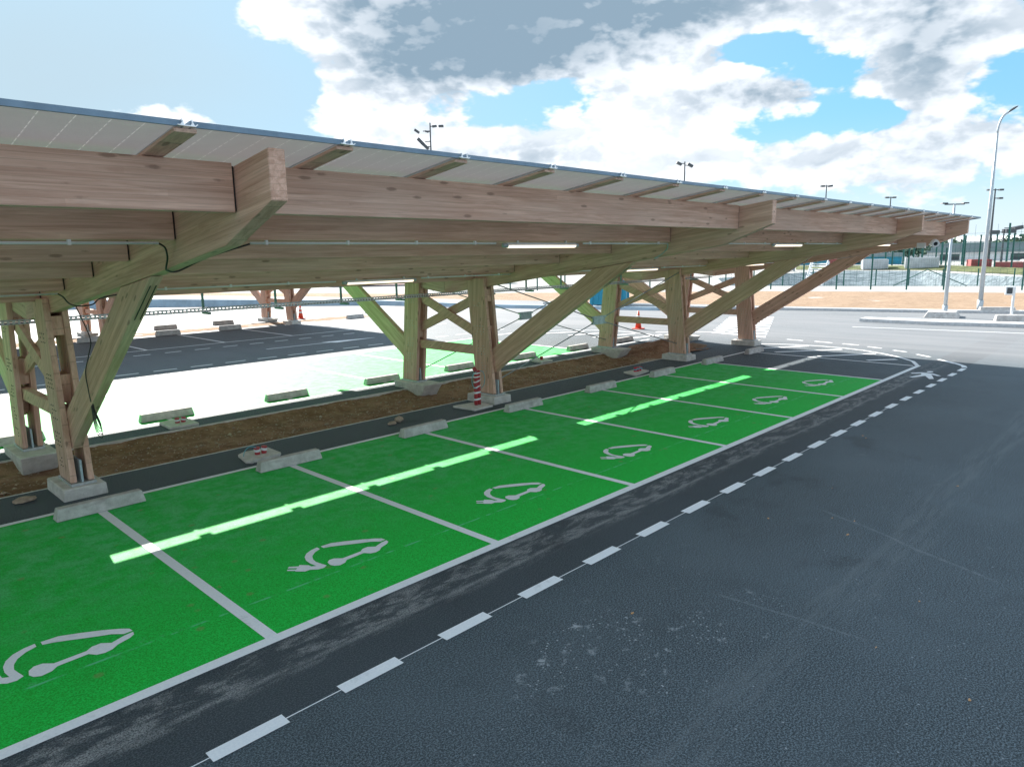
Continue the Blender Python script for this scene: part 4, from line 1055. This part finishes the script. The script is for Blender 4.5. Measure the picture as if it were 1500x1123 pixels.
mast(93.8, 110.2, 29.6, .26, 'big floodlight mast with several lamps above the carport edge', [(.9, -.7, 1.2, .1), (2.2, -.7, 1.3, .0), (-2.7, -1.6, 1.4, -.6), (-.7, -1.7, .9, -.3), (-2.0, -3.6, 2.0, -.8), (-1.0, -4.6, 1.8, -.75)])
mast(144, 81.6, 23.2, .26, 'two-armed lamp mast above the middle of the carport roof', [(-1.3, -.4, 1.6, -.45), (1.2, -.8, 1.7, -.5)])
mast(175.6, 61.8, 18.4, .24, 'short-looking two-headed mast above the far half of the roof', [(-.9, -.3, 1.2, 0), (.9, -.3, 1.3, .1)])
mast(189.5, 51.5, 15.6, .24, 'mast with small twin heads near the roof tip', [(-.9, -.2, 1.1, 0), (.8, -.2, 1.1, 0)])
mast(145.2, 22, 12.9, .22, 'mast with two stacked crossbars behind the tall street lamp', [(-1.0, -.2, .9, 0), (1.0, -.2, .9, 0), (1.0, -1.6, .9, 0)])
mast(171, 24.5, 6.6, .24, 'low mast with a wide bank of lamps among the far fence posts', [(-2.2, -.6, 2.4, 0), (1.0, -.4, 2.6, 0), (2.6, .2, 2.2, .2)])

# traffic cone
def cone(x, y, label):
    T_ = thing('traffic_cone', (x, y, 0), label, 'traffic cone', 'traffic cones'); og_ = (x, y, 0)
    MB().box(x-.19, x+.19, y-.19, y+.19, .0, .04).obj('base', ORANGE, T_, og_, bevel=.01)
    MB().tube([(x, y, .05), (x, y, .72)], .13, 16, .03).obj('body', ORANGE, T_, og_, smooth=True)
    for z_, z1_ in ((.28, .37), (.46, .54)):
        r0 = .13-.10*(z_-.05)/.67+.004; r1 = .13-.10*(z1_-.05)/.67+.004
        MB().tube([(x, y, z_), (x, y, z1_)], r0, 16, r1).obj('reflective_band', WHITEP, T_, og_, smooth=True)
cone(21.3, 10.95, 'orange and white traffic cone between the legs of the third frame')
cone(15.9, 27.6, 'orange traffic cone behind the right leg of the second carport')
# blue container with ribs
def container(c, ang, L, W, H, mat, label, name='shipping_container', doors=False, ribs=True):
    T_ = thing(name, (*c, 0), label, 'container', None); T_.rotation_euler.z = ang
    MB().box(-L/2, L/2, -W/2, W/2, .12, H).obj('body', mat, T_)
    if ribs:
        b_ = MB(); n_ = int(L/.28)
        for i in range(n_+1):
            x = -L/2+.05+i*(L-.1)/n_
            for s_ in (-1, 1): b_.box(x-.06, x+.06, min(s_*W/2, s_*(W/2+.035)), max(s_*W/2, s_*(W/2+.035)), .25, H-.12)
        b_.obj('side_corrugation', mat, T_)['kind'] = 'stuff'
    for s_ in (-1, 1):
        for t_ in (-1, 1): MB().box(s_*L/2-.08, s_*L/2+.08, t_*W/2-.08, t_*W/2+.08, 0, H+.02).obj('corner_post', mat, T_)
    MB().box(-L/2+.02, L/2-.02, -W/2+.02, W/2-.02, H, H+.05).obj('roof', mat, T_)
    return T_
container((31.2, 19.6), math.radians(-62), 1.9, 1.5, 2.35, BLUEC, 'turquoise blue cabin by the road seen between the second and third frames', 'site_cabin')
WHT = plain('white cladding', (.75, .76, .78), .6, 0, .06, .4)
for (c, L_, mat, s_) in (((44.5, 61), 11.5, REDF, 'bright red container row beyond the second carport'), ((36.8, 69.5), 7, BLUEC, 'blue container left of the red one beyond the second carport'), ((52.5, 54.5), 7.0, WHT, 'white container right of the red one beyond the second carport')):
    container(c, math.radians(-40), L_, 2.4, 2.3, mat, s_)
REDM = plain('haze muted red panel', (.34, .09, .09), .7, 0, .2, .8); WHTM = plain('haze muted white panel', (.48, .51, .53), .7, 0, .15, .8)  # distance haze put into these muted panel colours
# far yard: vehicles and containers seen through the fence
rr = random.Random(21)
yard = [(118, 37.5, 5, 2.6, REDM, 'red-and-white'), (112.8, 30.5, 6, 2.6, WHTM, 'white'), (121, 33, 6, 2.4, DGREY, 'dark grey'), (114, 24.5, 7.5, 2.9, WHTM, 'pale grey'), (118, 14.5, 6, 1.6, REDM, 'red'), (120, 18.5, 4.5, 2.2, REDM, 'short red'), (126, 12.5, 6, 2.0, WHTM, 'white'), (104, 40.0, 3.5, 2.4, WHTM, 'small white')]
for i, (x, y, L_, h, mat, s_) in enumerate(yard):
    where_ = ['under the carport tip', 'left of the slim lamp post', 'behind the white box near the tip', 'right of the slim lamp post', 'long low one at the right edge', 'just right of the tall lamp pole', 'behind the long red one at the right edge', 'farthest left under the carport arm'][i]
    container((x, y), math.radians(-70+rr.uniform(-15, 15)), L_*.55, 1.8, h*.58, mat, '%s box container in the distant yard, %s' % (s_, where_))
def hall(c, ang, L, W, H, R, wm, rm, label):
    T_ = thing('warehouse', (*c, 0), label, 'building'); T_.rotation_euler.z = ang
    MB().box(-L/2, L/2, -W/2, W/2, 0, H).obj('wall', wm, T_)
    b_ = MB(); b_.prism([(-W/2-.5, H), (W/2+.5, H), (W*.22, H+R), (-W*.22, H+R)], -L/2-.5, L/2+.5); b_.obj('roof', rm, T_)
    for i in range(int(L/7)):
        x = -L/2+3+i*7; MB().box(x, x+4, -W/2-.06, -W/2-.02, .2, min(3.2, H-.4)).obj('door', DGREY if i % 2 else wm, T_)
    return T_
hall((205, 33), math.radians(-78), 40, 20, 2.0, 2.2, WHT, ROOFM, 'low hall with dark green sheet roof behind the tall lamp post')
hall((262, 58), math.radians(-76), 60, 20, 5.0, 1.6, WHT, WHT, 'long white-roofed hall on the horizon under the carport tip')
hall((158, 50), math.radians(-70), 20, 10, 1.5, .8, BLUEC, ROOFM, 'teal-grey shed behind the fence at the carport tip')
def tree(x, y, h, w, seed, label):
    T_ = thing('tree', (x, y, 0), label, 'tree', 'trees on the horizon behind the yard'); r_ = random.Random(seed)
    MB().tube([(0, 0, 0), (0, 0, h*.6)], .35, 6, .12).obj('trunk', DGREY, T_)
    b_ = MB()
    for k in range(420):
        a_ = r_.uniform(0, 6.28); e = r_.uniform(-1, 1); rad = r_.uniform(.45, 1)*(1+.25*math.sin(3*a_+seed))
        c_ = Vector((w/2*rad*math.cos(a_)*math.sqrt(1-e*e), w/2*rad*math.sin(a_)*math.sqrt(1-e*e), h*.62+h*.38*e*rad)); s_ = r_.uniform(.25, .6)
        n_ = Vector((r_.uniform(-1, 1), r_.uniform(-1, 1), r_.uniform(-1, 1))).normalized(); u_ = n_.orthogonal().normalized()*s_; v_ = n_.cross(u_)
        b_.add([c_-u_, c_+v_, c_+u_, c_-v_*.8], [(0, 1, 2, 3)])
    b_.flat = True; b_.obj('crown', TREEM, T_)
tl = [(150, 66, 6.5, 9), (160, 60, 7.5, 10), (168, 48, 6, 9), (176, 43, 7, 9), (230, 30, 8, 14), (240, 14, 9, 13), (215, 12, 7, 12), (196, 66, 8, 12), (255, 35, 9, 14), (236, 50, 8, 13)]
for i, (x, y, h, w) in enumerate(tl):
    tree(x, y, h*.72, w, i, 'dark green tree on the horizon, number %d' % i if False else ['dark round tree on the horizon at the far left of the gap', 'dark tree left of the carport tip', 'low tree just under the carport tip', 'bushy tree between the tip and the slim lamp', 'tall tree behind the dark hall roof', 'tree at the right frame edge on the horizon', 'low tree right of the tall lamp on the horizon', 'tree behind the teal shed', 'broad tree behind the dark hall on its left', 'tree behind the slim lamp post'][i])
# white access ladder on the pond slope
T_ = thing('pond_ladder', (66.5, 21.5, 0), 'white access stair with handrails on the liner slope of the pond', 'ladder'); og = (66.5, 21.5, 0)
d = Vector((.86, -.25, 0)).normalized(); s_ = Vector((-d.y, d.x, 0))
for e in (-1, 1):
    for zo in (0, .55):
        a0 = Vector((66.5, 21.5, 0))+s_*e*.9; MB().tube([a0+Vector((0, 0, -.3+zo)), a0+d*.8+Vector((0, 0, 1.9+zo))], .07, 6).obj('rail', WHITEP, T_, og)
for k in range(9):
    c_ = Vector((66.5, 21.5, -.25))+d*.8*k/9+Vector((0, 0, 2.2*k/9)); MB().tube([c_-s_*.9, c_+s_*.9], .05, 6).obj('rung', WHITEP, T_, og)
